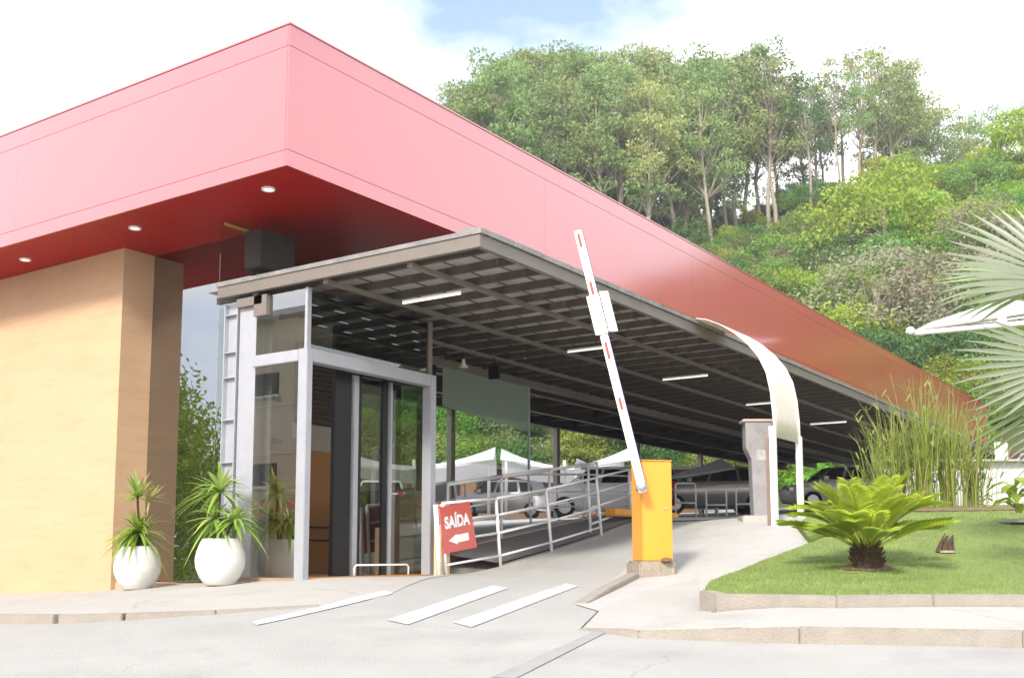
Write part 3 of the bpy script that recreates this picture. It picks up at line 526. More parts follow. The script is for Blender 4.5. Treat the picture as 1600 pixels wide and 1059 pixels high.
# ------------------------------------------------------------------ rounded trees on the slope, individually planted
dp = []
for i, (sd, H, W, nc, nl, lf, m) in enumerate([(11, 4.5, 6, 80, 75, 0.115, 'leafA'), (12, 5, 5, 75, 75, 0.115, 'leafB'), (13, 5.5, 6, 85, 75, 0.12, 'leafC'), (14, 4, 5.5, 75, 75, 0.11, 'leafA'), (15, 6, 6, 80, 60, 0.10, 'leafD'), (16, 4.5, 7, 85, 75, 0.12, 'leafB')]):
    tr, cr = dome(sd, H, W, nc, nl, lf, 0.5); dp.append((tr.mesh('trunk_mesh', M['trunk']), cr.mesh('crown_mesh', M[m])))
random.seed(5); placed = []; desc = {0: ('mid-green rounded tree', ), 1: ('bright green bushy tree',), 2: ('dark green dense tree',), 3: ('low olive rounded tree',), 4: ('grey-brown half-dry tree',), 5: ('wide lime-green spreading tree',)}
def slope_tree(X, Y, k, s, lab=None):
    b = street(X, Y); z = gz(b); p = 800+1676*X/Y
    t = thing('hillside_tree', None, 'tree', (b.x, b.y, z-0.1), random.random()*6.28, 'rounded trees on the hillside'); t.scale = (s*random.uniform(0.9, 1.2), s*random.uniform(0.9, 1.2), s*random.uniform(0.8, 1.15))
    wy = 'just below the hilltop' if Y > 90 else 'on the upper slope' if Y > 80 else 'halfway up the slope' if Y > 70 else 'on the lower slope' if Y > 61 else 'at the slope foot'
    wx = 'left of the barrier tip' if p < 850 else 'above the barrier tip' if p < 980 else 'above the yellow cabinet' if p < 1080 else 'above the curved panel' if p < 1180 else 'above the white posts' if p < 1270 else 'above the cycad' if p < 1380 else 'above the reeds' if p < 1480 else 'above the shade sail' if p < 1600 else 'at the right edge'
    t['label'] = lab or f'{desc[k][0]} {wy} {wx}'
    link('trunk', dp[k][0], t); link('crown', dp[k][1], t); return t
slope_tree(26.5, 74, 5, 1.35, 'wide lime-green tree with pale branches above a dark hollow on the slope')
slope_tree(21.5, 62, 4, 1.3, 'large grey-brown half-dry tree behind the far end of the red roof')
slope_tree(25.5, 60, 4, 1.3, 'grey-brown dry tree just behind the white shade sail')
slope_tree(30, 66, 4, 1.1, 'grey-brown dry tree behind the fan palm leaves')
slope_tree(40, 80, 1, 1.3, 'bright green spreading tree below the skyline at the right edge')
slope_tree(18.0, 50, 0, 0.75, 'small grey-green bush behind the far tip of the red roof'); slope_tree(21.5, 50, 1, 0.62, 'small yellow-green bush beside the far tip of the red roof')
n = 0; att = 0
while n < 170 and att < 4000:
    att += 1; Y = random.uniform(54, 101); X = random.uniform(-14 if Y < 75 else -10, 0.56*Y)
    if any((X-a)**2+(Y-b)**2*0.7 < 9.5 for a, b in placed): continue
    placed.append((X, Y)); n += 1
    k = random.choices([0, 1, 2, 3, 4, 5], [5, 4, 3, 4, 0.6, 2.5] if X > 8 else [5, 2, 4, 4, 0.8, 1])[0]
    if X > 0.36*Y and random.random() < 0.45: k = random.choice([1, 5])
    slope_tree(X, Y, k, random.uniform(0.62, 1.05)*(0.62 if Y > 86 else 0.85 if Y > 78 else 1))
by = {}
for o in list(COL.objects):
    if o.get('category') == 'tree' and o.get('group') == 'rounded trees on the hillside':
        d_ = o.location-CAM; by.setdefault(o['label'], []).append((d_.dot(SX)/d_.dot(SY), o))
for lb, ls in by.items():
    if len(ls) > 1:
        for w_, (x_, o) in zip(('leftmost', 'second', 'third', 'fourth', 'fifth', 'sixth', 'seventh', 'eighth'), sorted(ls, key=lambda p_: p_[0])): o['label'] = lb+(', leftmost such' if w_ == 'leftmost' else f', {w_} from left')
# the thicket between them and round to the right: one mass, instanced on points
random.seed(9); pts = []; rot = []; scl = []; idx = []
def addpt(X, Y, s):
    b = street(X, Y); pts.append((b.x, b.y, gz(b)-0.5*s)); rot.append(random.random()*6.28); scl.append(s); idx.append(random.choices([0, 1, 2, 3, 4, 5], [5, 3, 4, 5, 1.2, 1.5])[0])
for i in range(1500): 
    Y = random.uniform(52, 112); X = random.uniform(-28, 0.6*Y+6); addpt(X, Y, random.uniform(0.3, 0.75)*(0.6 if Y > 84 else 1))
for i in range(420):                                                  # hill continuing round to the right
    a = random.uniform(31, 105); r = random.uniform(52, 105); X = r*math.sin(R(a)); Y = r*math.cos(R(a))
    if Y+0.5*(X-14) < 52: continue
    addpt(X, Y, random.uniform(0.8, 1.4))
for i in range(260): X = random.uniform(-45, -12); Y = random.uniform(55, 90); addpt(X, Y, random.uniform(0.6, 1.1))
me = bpy.data.meshes.new('thicket'); me.from_pydata(pts, [], [])
for nm, ty, dat in (('rz', 'FLOAT', rot), ('sc', 'FLOAT', scl), ('kind', 'INT', idx)): a = me.attributes.new(nm, ty, 'POINT'); a.data.foreach_set('value', dat)
th_ = tag(link('thicket', me), kind='stuff')
ng = bpy.data.node_groups.new('thicket_nodes', 'GeometryNodeTree'); ng.interface.new_socket('Geometry', in_out='INPUT', socket_type='NodeSocketGeometry'); ng.interface.new_socket('Geometry', in_out='OUTPUT', socket_type='NodeSocketGeometry')
gi = ng.nodes.new('NodeGroupInput'); go = ng.nodes.new('NodeGroupOutput'); jn = ng.nodes.new('GeometryNodeJoinGeometry')
def named(nm, ty): x = ng.nodes.new('GeometryNodeInputNamedAttribute'); x.data_type = ty; x.inputs[0].default_value = nm; return x
crowns = {}
for o in bpy.data.objects:
    if o.name.startswith('crown') and o.data in [d[1] for d in dp]: crowns.setdefault(o.data.name, o)
for i in range(6):
    oi = ng.nodes.new('GeometryNodeObjectInfo'); oi.inputs['Object'].default_value = crowns[dp[i][1].name]; oi.inputs['As Instance'].default_value = True; oi.transform_space = 'ORIGINAL'
    ip = ng.nodes.new('GeometryNodeInstanceOnPoints'); cmp_ = ng.nodes.new('FunctionNodeCompare'); cmp_.data_type = 'INT'; cmp_.operation = 'EQUAL'
    kk = named('kind', 'INT'); ng.links.new(kk.outputs[0], cmp_.inputs[2]); cmp_.inputs[3].default_value = i
    cx = ng.nodes.new('ShaderNodeCombineXYZ'); rz_ = named('rz', 'FLOAT'); ng.links.new(rz_.outputs[0], cx.inputs[2]); s_ = named('sc', 'FLOAT')
    ng.links.new(gi.outputs[0], ip.inputs['Points']); ng.links.new(oi.outputs['Geometry'], ip.inputs['Instance']); ng.links.new(cmp_.outputs[0], ip.inputs['Selection'])
    ng.links.new(cx.outputs[0], ip.inputs['Rotation']); ng.links.new(s_.outputs[0], ip.inputs['Scale']); ng.links.new(ip.outputs[0], jn.inputs[0])
ng.links.new(jn.outputs[0], go.inputs[0]); md = th_.modifiers.new('scatter', 'NODES'); md.node_group = ng

# opposite side of the street (seen only as reflections in the shop glass)
t = thing('neighbour_house', 'pale house across the street mirrored in the shop glass, with red and orange awning', 'house', (-16, 15, -1.6), 0)
hw = mb().box(-6, 0, -9, 6.5, 0, 9.6).build('wall', M['palewall'], t); mb().box(-6.3, 0.4, -9.3, 6.8, 9.605, 9.8).build('roof', M['greywall'], t)
for z in (3.9, 7.0):
    for y in (-7, -3.5, 0.5, 3.8): w_ = mb().box(0.002, 0.05, y, y+1.2, z, z+0.75).build('window', M['dark'], t); mb().box(0.0, 0.12, y-0.1, y+1.3, z-0.1, z-0.02).build('sill', M['greywall'], w_)
for y in (-5, 2): mb().box(0.003, 0.3, y, y+0.8, 5.4, 5.9).build('air_conditioner', M['greywall'], t)
for z in (3.55, 4.95, 6.6): mb().box(0.002, 0.03, -9, 6.5, z, z+0.04).build('moulding', M['greywall'], t)
mb().add([(0.01, -8, 3.45), (1.6, -8, 3.05), (1.6, 6, 3.05), (0.01, 6, 3.45)], [(0, 1, 2, 3)]).build('awning', mat('red_awning', (0.45, 0.13, 0.10), 0.7), t); mb().box(1.58, 1.62, -8, 6, 2.75, 3.05).build('awning_valance', M['orange'], t)
for y in (-6, -2, 2): mb().box(0.004, 0.04, y, y+1.1, 0.1, 2.3).build('door', M['brownwall'], t)
str_, scr = dome(77, 9.5, 8.5, 190, 95, 0.12, 0.6, 0.2); sty = (str_.mesh('trunk_mesh', M['trunk']), scr.mesh('crown_mesh', M['leafB']))
for k, (x, y, s, lb) in enumerate(((-17, 29.5, 1.75, 'large leafy tree mirrored in the tall shop window'), (-22, 36, 1.8, 'second leafy tree mirrored in the shop window, behind the first'))):
    t = thing('street_tree', lb, 'tree', (x, y, -2.0), 0); t.scale = (s*0.62,)*3; link('trunk', sty[0], t); link('crown', sty[1], t)

# ------------------------------------------------------------------ barrier gate
gx, gy = 2.68, -2.80; gzv = ground(gx, gy)
bt = thing('barrier_gate', 'yellow barrier cabinet with raised white and red boom arm', 'barrier', (gx, gy, gzv), 0)
fr = Matrix.Rotation(math.atan2(SX.y, SX.x)+R(12), 4, 'Z')            # faces the street, slightly turned
mb().box(-0.21, 0.19, -0.17, 0.27, -0.15, 0.15, mtx=fr).build('plinth', M['plinth'], bt, bev=0.02)
cab = mb().box(-0.165, 0.165, -0.15, 0.20, 0.152, 1.19, mtx=fr).build('cabinet', M['yellow'], bt, bev=0.008)
mb().box(-0.17, 0.17, -0.155, 0.205, 1.192, 1.205, mtx=fr).build('lid', M['yellow'], cab, bev=0.004)
mb().tube([fr @ Vector((0.09, -0.152, 0.70)), fr @ Vector((0.09, -0.162, 0.70))], 0.014, 10).build('lock', M['steel'], cab)
q = MB(); q.lathe([(0.0, 0.04), (0.05, 0.03), (0.06, 0)], 12); ob = q.build('rust_lump', M['brownwall'], bt, True); ob.location = fr @ Vector((0.08, -0.19, 0.15))
p0 = Vector((2.42, -2.86, 0.66)); p1 = street(*( (907-800)/1676*11.35, 11.35), 3.52)
p0 = street((1004-800)/1676*10.95, 10.95, (865-760)/1676*10.95); p1 = street((906-800)/1676*11.2, 11.2, (865-346)/1676*11.2)
loc = Vector(bt.location)
def brel(p): return Vector(p)-loc
d = (p1-p0).normalized(); side = SX-d*SX.dot(d); side.normalize(); fwd = d.cross(side)
bm_ = MB(); bm_.bar(brel(p0-d*0.06), brel(p1), 0.03, 0.085, up=side); boom = bm_.build('boom', M['white'], bt, bev=0.01)
mb().tube([brel(p0+fwd*-0.03), brel(p0+fwd*0.12)], 0.05, 14).build('pivot', M['steel'], bt, True)
mb().bar(brel(p0+side*0.047+d*0.02), brel(p1+side*0.047), 0.008, 0.008, up=side).build('boom_edge', mat('purple_edge_tape', (0.10, 0.03, 0.16), 0.5), boom)
Lb = (p1-p0).length
sgn = -1 if (fwd.dot(SY) > 0) else 1
for f0, f1 in ((0.93, 0.985), (0.715, 0.79), (0.485, 0.55), (0.29, 0.335)):
    mb().bar(brel(p0+d*Lb*f0+fwd*sgn*0.018-side*0.005), brel(p0+d*Lb*f1+fwd*sgn*0.018-side*0.005), 0.004, 0.028, up=side).build('stripe', M['stripe'], boom)
pc = p0+d*Lb*0.665
mb().bar(brel(pc-d*0.24+fwd*sgn*0.03-side*0.02), brel(pc+d*0.20+fwd*sgn*0.03-side*0.02), 0.012, 0.135, up=side).build('plate', M['white'], boom, bev=0.003)
mb().bar(brel(pc-d*0.22+side*0.115-fwd*sgn*0.03), brel(pc+d*0.24+side*0.115-fwd*sgn*0.03), 0.012, 0.115, up=(side+fwd*0.5).normalized()).build('plate', M['cream'], boom, bev=0.003)

# ------------------------------------------------------------------ handrails of the ramp
def rail_thing(name, label, posts, levels, r=0.015, toprad=0.019, lean=True, extra=0.0, m=M['white'], endbend=False, postw=0.022):
    b0 = Vector(posts[0]); t = thing(name, label, 'railing', b0)
    n = len(posts); ups = []
    for i in range(n):
        a = Vector(posts[max(0, i-1)]); b = Vector(posts[min(n-1, i+1)]); d = (b-a).normalized(); u = Vector((0, 0, 1))
        if lean: u = (u-d*u.dot(d)); u.normalize()
        ups.append(u)
    for i, p in enumerate(posts):
        p = Vector(p)-b0; mb().tube([p-ups[i]*0.05, p+ups[i]*levels[0]], postw, 10).build('post', m, t, True)
    for lv_ in levels:
        for i in range(n-1):
            a = Vector(posts[i])-b0+ups[i]*lv_; b = Vector(posts[i+1])-b0+ups[i+1]*lv_
            mb().tube([a, b], toprad if lv_ == levels[0] else r, 8).build('rail', m, t, True)
    return t
def gp(u, v, o=0.0): return (u, v, ground(u, v)+o)
rail_thing('ramp_railing', 'lower white tube railing along the ramp beside the drive', [gp(3.0, 0.2), gp(4.175, 0.2), gp(5.45, 0.2), gp(6.9, 0.2)], [0.88, 0.66, 0.42, 0.12])
rail_thing('drive_railing', 'white railing continuing uphill behind the yellow barrier cabinet', [gp(7.0, 0.45), gp(9.2, 0.9), gp(11.2, 1.3)], [0.85, 0.62, 0.40, 0.15], r=0.018)
def rz_(u): return 0.14+0.142*(u-5.15)
rp_ = [(4.55, 1.38, rz_(4.55)), (5.9, 1.38, rz_(5.9)), (7.28, 1.38, rz_(7.28)), (8.55, 1.38, rz_(8.55)), (8.85, 1.38, rz_(8.85))]
rail_thing('walkway_railing', 'taller white railing with thick bent handrail behind the ramp railing', rp_, [0.93, 0.56, 0.34, 0.10], toprad=0.028, lean=False)
rail_thing('back_railing', 'thin white railing behind the walkway under the fabric carports', [gp(7.5, 3.2), gp(9.5, 3.2), gp(11.5, 3.2), gp(13.5, 3.2)], [0.95, 0.6, 0.3], r=0.016, toprad=0.02)
rail_thing('side_railing', 'thin white railing beside the glass panel and orange post', [gp(5.0, 3.0), gp(5.9, 3.0), gp(7.0, 3.0)], [1.0, 0.7, 0.35], r=0.016, toprad=0.02)
# dark walkway surface between the railings and its pinkish kerb
def wz(u, t): return ground(u, 0.32)*(1-t)+(rz_(u)-0.02)*t
us = [4.3+0.25*i for i in range(20)]; q = MB()
q.v = [(u, 0.32+1.0*t, wz(u, t)-0.0+0.012) for t in (0, 0.33, 0.66, 1) for u in us]; nx = len(us); q.f = [(j*nx+i, j*nx+i+1, (j+1)*nx+i+1, (j+1)*nx+i) for j in range(3) for i in range(nx-1)]; q.mi = [0]*len(q.f)
tag(q.build('walkway', M['carpath']), kind='structure')
q = MB()
for a, b in zip(us[:-1], us[1:]): q.add([(a, 1.322, rz_(a)), (b, 1.322, rz_(b)), (b, 1.55, rz_(b)), (a, 1.55, rz_(a)), (a, 1.322, rz_(a)-0.5), (b, 1.322, rz_(b)-0.5)], [(0, 1, 2, 3), (4, 5, 1, 0)])
tag(q.build('walkway_kerb', M['pinkkerb']), kind='structure')
t = thing('bollard_post', 'short cream and orange post behind the exit sign', 'post', (3.08, 0.33, -0.28)); mb().box(-0.09, 0.09, -0.06, 0.06, 0, 0.62).build('post', mat('cream_orange_post', (0.72, 0.50, 0.28), 0.7, stain=((0.6, 0.25, 0.05), 4, 0.6, 0.5)), t, bev=0.006)
t = thing('yellow_kerb', 'yellow painted kerb block beyond the ramp railing', 'kerb', (9.0, 0.55, ground(9, 0.55))); mb().box(-1.2, 1.2, -0.1, 0.1, 0, 0.12).build('block', M['yellow'], t, bev=0.02)

# exit sign hung on the first post of the lower railing
A, Bq, Cq, Dq = [Vector(p) for p in ((2.80, 0.155, 0.565), (3.42, 0.155, 0.668), (3.585, 0.155, 0.085), (2.905, 0.155, 0.003))]
st = thing('exit_sign', 'red sign reading SAÍDA over a white left arrow, on the white railing post', 'sign', A)
ex = (Bq-A)*0.5+(Cq-Dq)*0.5; ex.normalize(); ey = (A-Dq).normalized(); nrm = Vector((0, -1, 0)); wS = (Bq-A).length; hS = (A-Dq).length
vs = [p-A for p in (A, Bq, Cq, Dq)]; mb().add([p for p in vs]+[p-nrm*0.012 for p in vs], [(3, 2, 1, 0), (4, 5, 6, 7), (0, 1, 5, 4), (1, 2, 6, 5), (2, 3, 7, 6), (3, 0, 4, 7)]).build('plate', M['signred'], st)
tcv = bpy.data.curves.new('sign_text', 'FONT'); tcv.body = 'SAÍDA'; tcv.size = 1; tcv.offset = 0.05; to = bpy.data.objects.new('tmp', tcv); COL.objects.link(to)
bpy.context.view_layer.update(); tm = bpy.data.meshes.new_from_object(to.evaluated_get(bpy.context.evaluated_depsgraph_get())); bpy.data.objects.remove(to)
xsx = [v.co.x for v in tm.vertices]; w0, w1 = min(xsx), max(xsx); ys_ = [v.co.y for v in tm.vertices]; h1 = max(ys_)
o0 = -ey*hS*0.47+ex*wS*0.10
for v in tm.vertices:
    a = (v.co.x-w0)/(w1-w0)*wS*0.84; b = v.co.y*hS*0.27/0.75*0.95; pz = o0+ex*(a+0.035*0)+ey*b+nrm*0.004; v.co = pz
tm.materials.clear(); tm.materials.append(M['white']); link('lettering', tm, st)
ar = [(0.13, 0.25), (0.40, 0.37), (0.42, 0.345), (0.80, 0.345), (0.80, 0.175), (0.42, 0.175), (0.40, 0.14)]
mb().add([ex*(x*wS+0.10*(1-y)*0)+ey*(-(1-y)*hS)+ex*0.06*(0.0)+nrm*0.004 for x, y in [(a+0.04, b) for a, b in ar]], [tuple(range(len(ar)-1, -1, -1))]).build('arrow', M['white'], st)
mb().tube([Vector((2.78, 0.2, 0.60))-A, Vector((2.86, 0.19, -0.30))-A], 0.03, 10).build('post', M['white'], st, True)
# low white hoop inside the doorway
def hoop(loc, w, h, rz, lb, r=0.018, mid=False, name='steel_hoop', grp='white steel hoops guarding the parking edge'):
    t = thing(name, lb, 'hoop', loc, rz, grp); c = 0.05
    mb().tube([(-w/2, 0, 0), (-w/2, 0, h-c), (-w/2+c*0.3, 0, h-c*0.3), (-w/2+c, 0, h), (w/2-c, 0, h), (w/2-c*0.3, 0, h-c*0.3), (w/2, 0, h-c), (w/2, 0, 0)], r, 8).build('frame', M['white'], t, True)
    if mid: mb().tube([(-w/2, 0, h*0.42), (w/2, 0, h*0.42)], r*0.9, 8).build('rail', M['white'], t, True)
tt = thing('floor_rail', 'low white tube hoop on the floor across the entrance doors', 'rail', (2.25, 0.62, -0.26)); mb().tube([(-0.45, 0, 0), (-0.45, 0, 0.10), (-0.42, 0, 0.13), (0.5, 0, 0.13), (0.53, 0, 0.10), (0.53, 0, 0)], 0.012, 8).build('tube', M['white'], tt, True)
azs = math.atan2(SX.y, SX.x)
for px_, w_, Y, lb in ((1073, 0.46, 24.5, 'white steel hoop nearest the yellow barrier cabinet'), (1121, 0.46, 24.5, 'middle white steel hoop between barrier and grey totem'), (1168, 0.46, 24.5, 'white steel hoop partly hidden by the grey totem')):
    p = street((px_-800)/1676*Y, Y); hoop((p.x, p.y, ground(p.x, p.y)), w_, 0.62 if px_ > 1080 else 0.78, azs, lb, 0.02, True)

# ------------------------------------------------------------------ grey totem, curved panel on posts
tb = gp(6.35, -2.58); tt = thing('access_totem', 'grey worn totem with pink cap behind the white posts of the curved panel', 'totem', tb)
prof = [(-0.20, 1.30), (-0.20, 0.95), (-0.13, 0.80), (-0.115, 0.02), (0.16, 0.02), (0.16, 1.30)]
fm = Matrix.Rotation(R(-58), 4, 'Z')
q = MB(); vs = [fm @ Vector((x, y, z)) for y in (-0.13, 0.13) for x, z in prof]; n = len(prof); q.add(vs, [tuple(range(n)), tuple(range(2*n-1, n-1, -1))]+[(i, i+n, (i+1) % n+n, (i+1) % n) for i in range(n)]); q.build('body', M['totem'], tt, bev=0.008)
mb().box(-0.24, 0.18, -0.15, 0.15, 1.302, 1.34, mtx=fm).build('cap', M['pinkkerb'], tt, bev=0.01)
mb().box(-0.06, 0.12, -0.135, -0.132, 0.78, 0.92, mtx=fm).build('label_plate', mat('faded_plate', (0.4, 0.38, 0.38), 0.6, stain=((0.2, 0.18, 0.18), 30, 0.5, 0.8)), tt)
mb().box(-0.28, 0.30, -0.22, 0.22, -0.1, 0.035, mtx=fm).build('plinth', M['concrete'], tt, bev=0.015)
Pn = thing('curved_panel', 'cream sheet panel curving down from the canopy edge onto two white posts', 'panel', (5.77, -2.0, 0))
pr_ = [(-1.95, 3.20), (-2.10, 3.165), (-2.30, 3.07), (-2.50, 2.93), (-2.68, 2.76), (-2.82, 2.58), (-2.92, 2.36), (-2.97, 2.10), (-2.995, 1.8), (-3.0, 1.51)]
q = MB(); nU = 7
for k_, off_ in enumerate((0, 0.012)):
    for j in range(nU):
        u = 1.02*j/(nU-1)
        for (v, z) in pr_: q.v.append((u, v+2.0-(off_ if z < 2.6 else 0), z+(off_ if z >= 2.6 else 0)))
m_ = len(pr_)
for k_ in (0, 1):
    for j in range(nU-1):
        for i in range(m_-1): a = k_*nU*m_+j*m_+i; f = (a, a+1, a+m_+1, a+m_); q.f.append(f if k_ else f[::-1])
for i in range(m_-1):
    for j in (0, nU-1): a = j*m_+i; q.f.append((a, a+1, a+1+nU*m_, a+nU*m_))
for j in range(nU-1):
    for i in (0, m_-1): a = j*m_+i; q.f.append((a, a+m_, a+m_+nU*m_, a+nU*m_))
q.mi = [0]*len(q.f); q.build('sheet', M['cream'], Pn, True)
g1 = ground(5.82, -3.0)
mb().box(-0.02, 0.04, -1.03, -0.95, g1-0.05, 1.65).build('post', M['white'], Pn); mb().box(-0.02, 0.05, -0.945, -0.90, g1-0.05, 1.50).build('post_back', mat('brown_channel', (0.22, 0.15, 0.12), 0.6), Pn)
mb().box(0.95, 1.0, -1.04, -0.96, g1, 1.6).build('post', M['white'], Pn)
# ------------------------------------------------------------------ planters and strap-leaf plants
def rosette(q, c, r, n, up0, up1, w, k=0, droop=0.5):
    for i in range(n):
        a = random.random()*6.28; e = random.uniform(up0, up1); l = r*random.uniform(0.7, 1.12); dr = droop*random.uniform(0.4, 1.3)*l
        hd = Vector((math.cos(a), math.sin(a), 0)); pts_ = []
        for j in range(6): t = j/5; pts_.append(Vector(c)+hd*(math.cos(e)*l*t)+Vector((0, 0, math.sin(e)*l*t-dr*t*t)))
        q.ribbon(pts_, w*random.uniform(0.8, 1.2), Vector((-hd.y, hd.x, 0)), k=random.choice((0, 0, 1)), fold=0.25, taper=lambda t: (0.45+0.9*t) if t < 0.45 else max(0.02, 0.86*(1-t)/0.55))
def planter(u, v, lb):
    z = ground(u, v)+swoff(u, v); t = thing('planter', lb, 'planter', (u, v, z))
    prof = [(0.0, 0.0), (0.15, 0.0), (0.165, 0.012), (0.22, 0.09), (0.262, 0.19), (0.27, 0.27), (0.258, 0.36), (0.225, 0.45), (0.20, 0.495), (0.192, 0.505), (0.18, 0.50), (0.185, 0.47), (0.20, 0.44)]
    mb().lathe(prof, 40).build('pot', M['pot'], t, True); mb().lathe([(0, 0.45), (0.2, 0.45)], 24).build('soil', M['soil'], t); return z
z1 = planter(0.52, 2.90, 'white round pot at the beige wall corner, leftmost of the two planters')
random.seed(31); t = thing('potted_plant', 'strap-leaf plant with one dense low rosette and a tall thin tuft in the left pot', 'plant', (0.52, 2.90, z1+0.44))
t.scale = (1.12, 1.12, 1.3)
q = MB(); rosette(q, (0.0, 0.0, 0.17), 0.42, 95, -0.5, 1.35, 0.026, droop=0.6); q.build('leaves', [M['strap'], M['cycaddark']], t)
q = MB(); q.tube([(0, 0, -0.04), (0.01, 0.02, 0.25), (0.0, 0.04, 0.50)], 0.013, 6); q.tube([(0, 0, -0.04), (0.02, -0.02, 0.2)], 0.012, 6); q.build('stem', M['darkbark'], t)
q = MB(); rosette(q, (0, 0.04, 0.50), 0.36, 40, -0.1, 1.35, 0.02, droop=0.4); q.build('leaves', [M['strap'], M['strapl']], t)
q = MB(); rosette(q, (0.05, -0.09, 0.46), 0.3, 20, -0.3, 0.9, 0.014, droop=0.3); q.build('leaves', [M['reeddry'], M['strap']], t)
z2 = planter(0.42, 1.33, 'white round pot by the steel column, rightmost of the two planters')
random.seed(33); t = thing('potted_plant', 'bushy strap-leaf plant with three pale green heads in the right pot', 'plant', (0.42, 1.33, z2+0.44))
q = MB(); q.tube([(0, 0, -0.04), (0.0, 0.04, 0.3), (0.0, 0.03, 0.52)], 0.014, 6); q.tube([(0, 0, -0.04), (0.05, -0.14, 0.26)], 0.013, 6); q.build('stem', M['darkbark'], t)
t.scale = (1.1, 1.1, 1.12)
for c, r_, n_, a, b in (((0, 0.03, 0.52), 0.48, 60, -0.2, 1.45), ((0.0, 0.10, 0.26), 0.38, 60, -0.6, 1.2), ((0.03, -0.17, 0.24), 0.38, 50, -0.5, 1.3)):
    q = MB(); rosette(q, c, r_, n_, a, b, 0.026, droop=0.6); q.build('leaves', [M['strap'], M['strapl']], t)
# ------------------------------------------------------------------ cycad on the lawn
random.seed(41); cu, cv = 2.70, -5.02; cz = ground(cu, cv)+lawnoff(cu, cv)
t = thing('cycad', 'bright yellow-green cycad with a fibrous brown base on the lawn', 'palm', (cu, cv, cz))
q = MB(); q.lathe([(0.12, -0.05), (0.13, 0.04), (0.12, 0.14), (0.09, 0.21), (0.0, 0.24)], 18)
for i in range(230):
    a = random.random()*6.28; z = random.uniform(0, 0.22); r_ = 0.125-0.04*max(0, z-0.12)/0.1; hd = Vector((math.cos(a), math.sin(a), 0)); p = hd*r_+Vector((0, 0, z))
    q.tube([p*0.8, p+hd*random.uniform(0.02, 0.05)+Vector((0, 0, random.uniform(0.03, 0.08)))], 0.014, 4, r1=0.004, cap=False)
q.build('trunk', M['darkbark'], t)
def frond(L_, e0, az_, droop, nl, ll, m):
    q = MB(); hd = Vector((math.cos(az_), math.sin(az_), 0)); pts_ = []; e = e0; p = hd*0.05+Vector((0, 0, 0.16)); ns = 12
    for j in range(ns+1): pts_.append(Vector(p)); p = p+(hd*math.cos(e)+Vector((0, 0, math.sin(e))))*L_/ns; e -= droop/ns*(0.5+j/ns)
    q.tube(pts_, 0.009, 5, r1=0.003, cap=False); sdv = Vector((-hd.y, hd.x, 0))
    for j in range(nl):
        t_ = 0.33+0.67*j/(nl-1); f = t_*ns; i = min(ns-1, int(f)); b = pts_[i].lerp(pts_[i+1], f-i); d_ = (pts_[i+1]-pts_[i]).normalized(); nn = sdv.cross(d_); nn = nn if nn.z > 0 else -nn
        l_ = ll*(0.45+0.75*math.sin(min(1, (t_-0.2)*1.3)*math.pi*0.86))
        for sg in (-1, 1):
            dd = (sdv*sg*0.93+d_*0.45+nn*0.35).normalized(); tip = b+dd*l_+Vector((0, 0, -l_*0.12)); w_ = d_*0.0058; l_ *= random.uniform(0.82, 1.1)
            q.add([b-w_, b+w_, b+dd*l_*0.55+w_*0.9+nn*0.004, tip, b+dd*l_*0.55-w_*0.9+nn*0.004], [(0, 1, 2, 3, 4)])
    return q.build('frond', m, t)
base_az = math.atan2(SX.y, SX.x)
for i in range(42):
    ring = i % 3; a = i*2.399+random.uniform(-0.2, 0.2)
    e = (0.50, 0.92, 1.25)[ring]+random.uniform(-0.1, 0.12); L_ = (0.80, 0.80, 0.76)[ring]*random.uniform(0.9, 1.08)
    frond(L_, e, a, (0.75, 1.0, 0.9)[ring]*random.uniform(0.6, 1.4), 34, 0.165, M['cycaddark'] if ring == 0 and random.random() < 0.6 else M['cycad'])
slab('bare_soil', [(cu+math.cos(a_*0.5236)*random.uniform(0.19, 0.30), cv+math.sin(a_*0.5236)*random.uniform(0.19, 0.30)) for a_ in range(12)], lambda x, y: lawnoff(x, y)+0.012, M['soil'], 0.0, 0.1)
# dried stump and drain lid
u, v = 4.14, -5.42; z = ground(u, v)+lawnoff(u, v); t = thing('dead_stump', 'small dark shrivelled stump on a grey stone in the lawn', 'stump', (u, v, z)); random.seed(2)
q = MB()
for i in range(16): a = random.random()*6.28; r_ = random.uniform(0.02, 0.1); q.tube([(math.cos(a)*r_, math.sin(a)*r_, 0), (math.cos(a)*r_*0.8+0.05, math.sin(a)*r_*0.8, 0.09), (math.cos(a)*r_*0.5+0.09, math.sin(a)*r_*0.5-0.02, random.uniform(0.12, 0.2))], 0.022, 5, r1=0.006)
q.build('trunk', M['darkbark'], t); mb().lathe([(0.09, 0), (0.08, 0.02), (0.0, 0.03)], 10).build('stone', M['plinth'], t, True)
t = thing('drain_cover', 'small oval grey lid set in the lawn at the right edge', 'cover', (6.5, -5.75, ground(6.5, -5.75)+lawnoff(6.5, -5.75))); mb().lathe([(0.22, 0), (0.22, 0.02), (0.18, 0.03), (0, 0.03)], 20).build('lid', M['totem'], t, True)
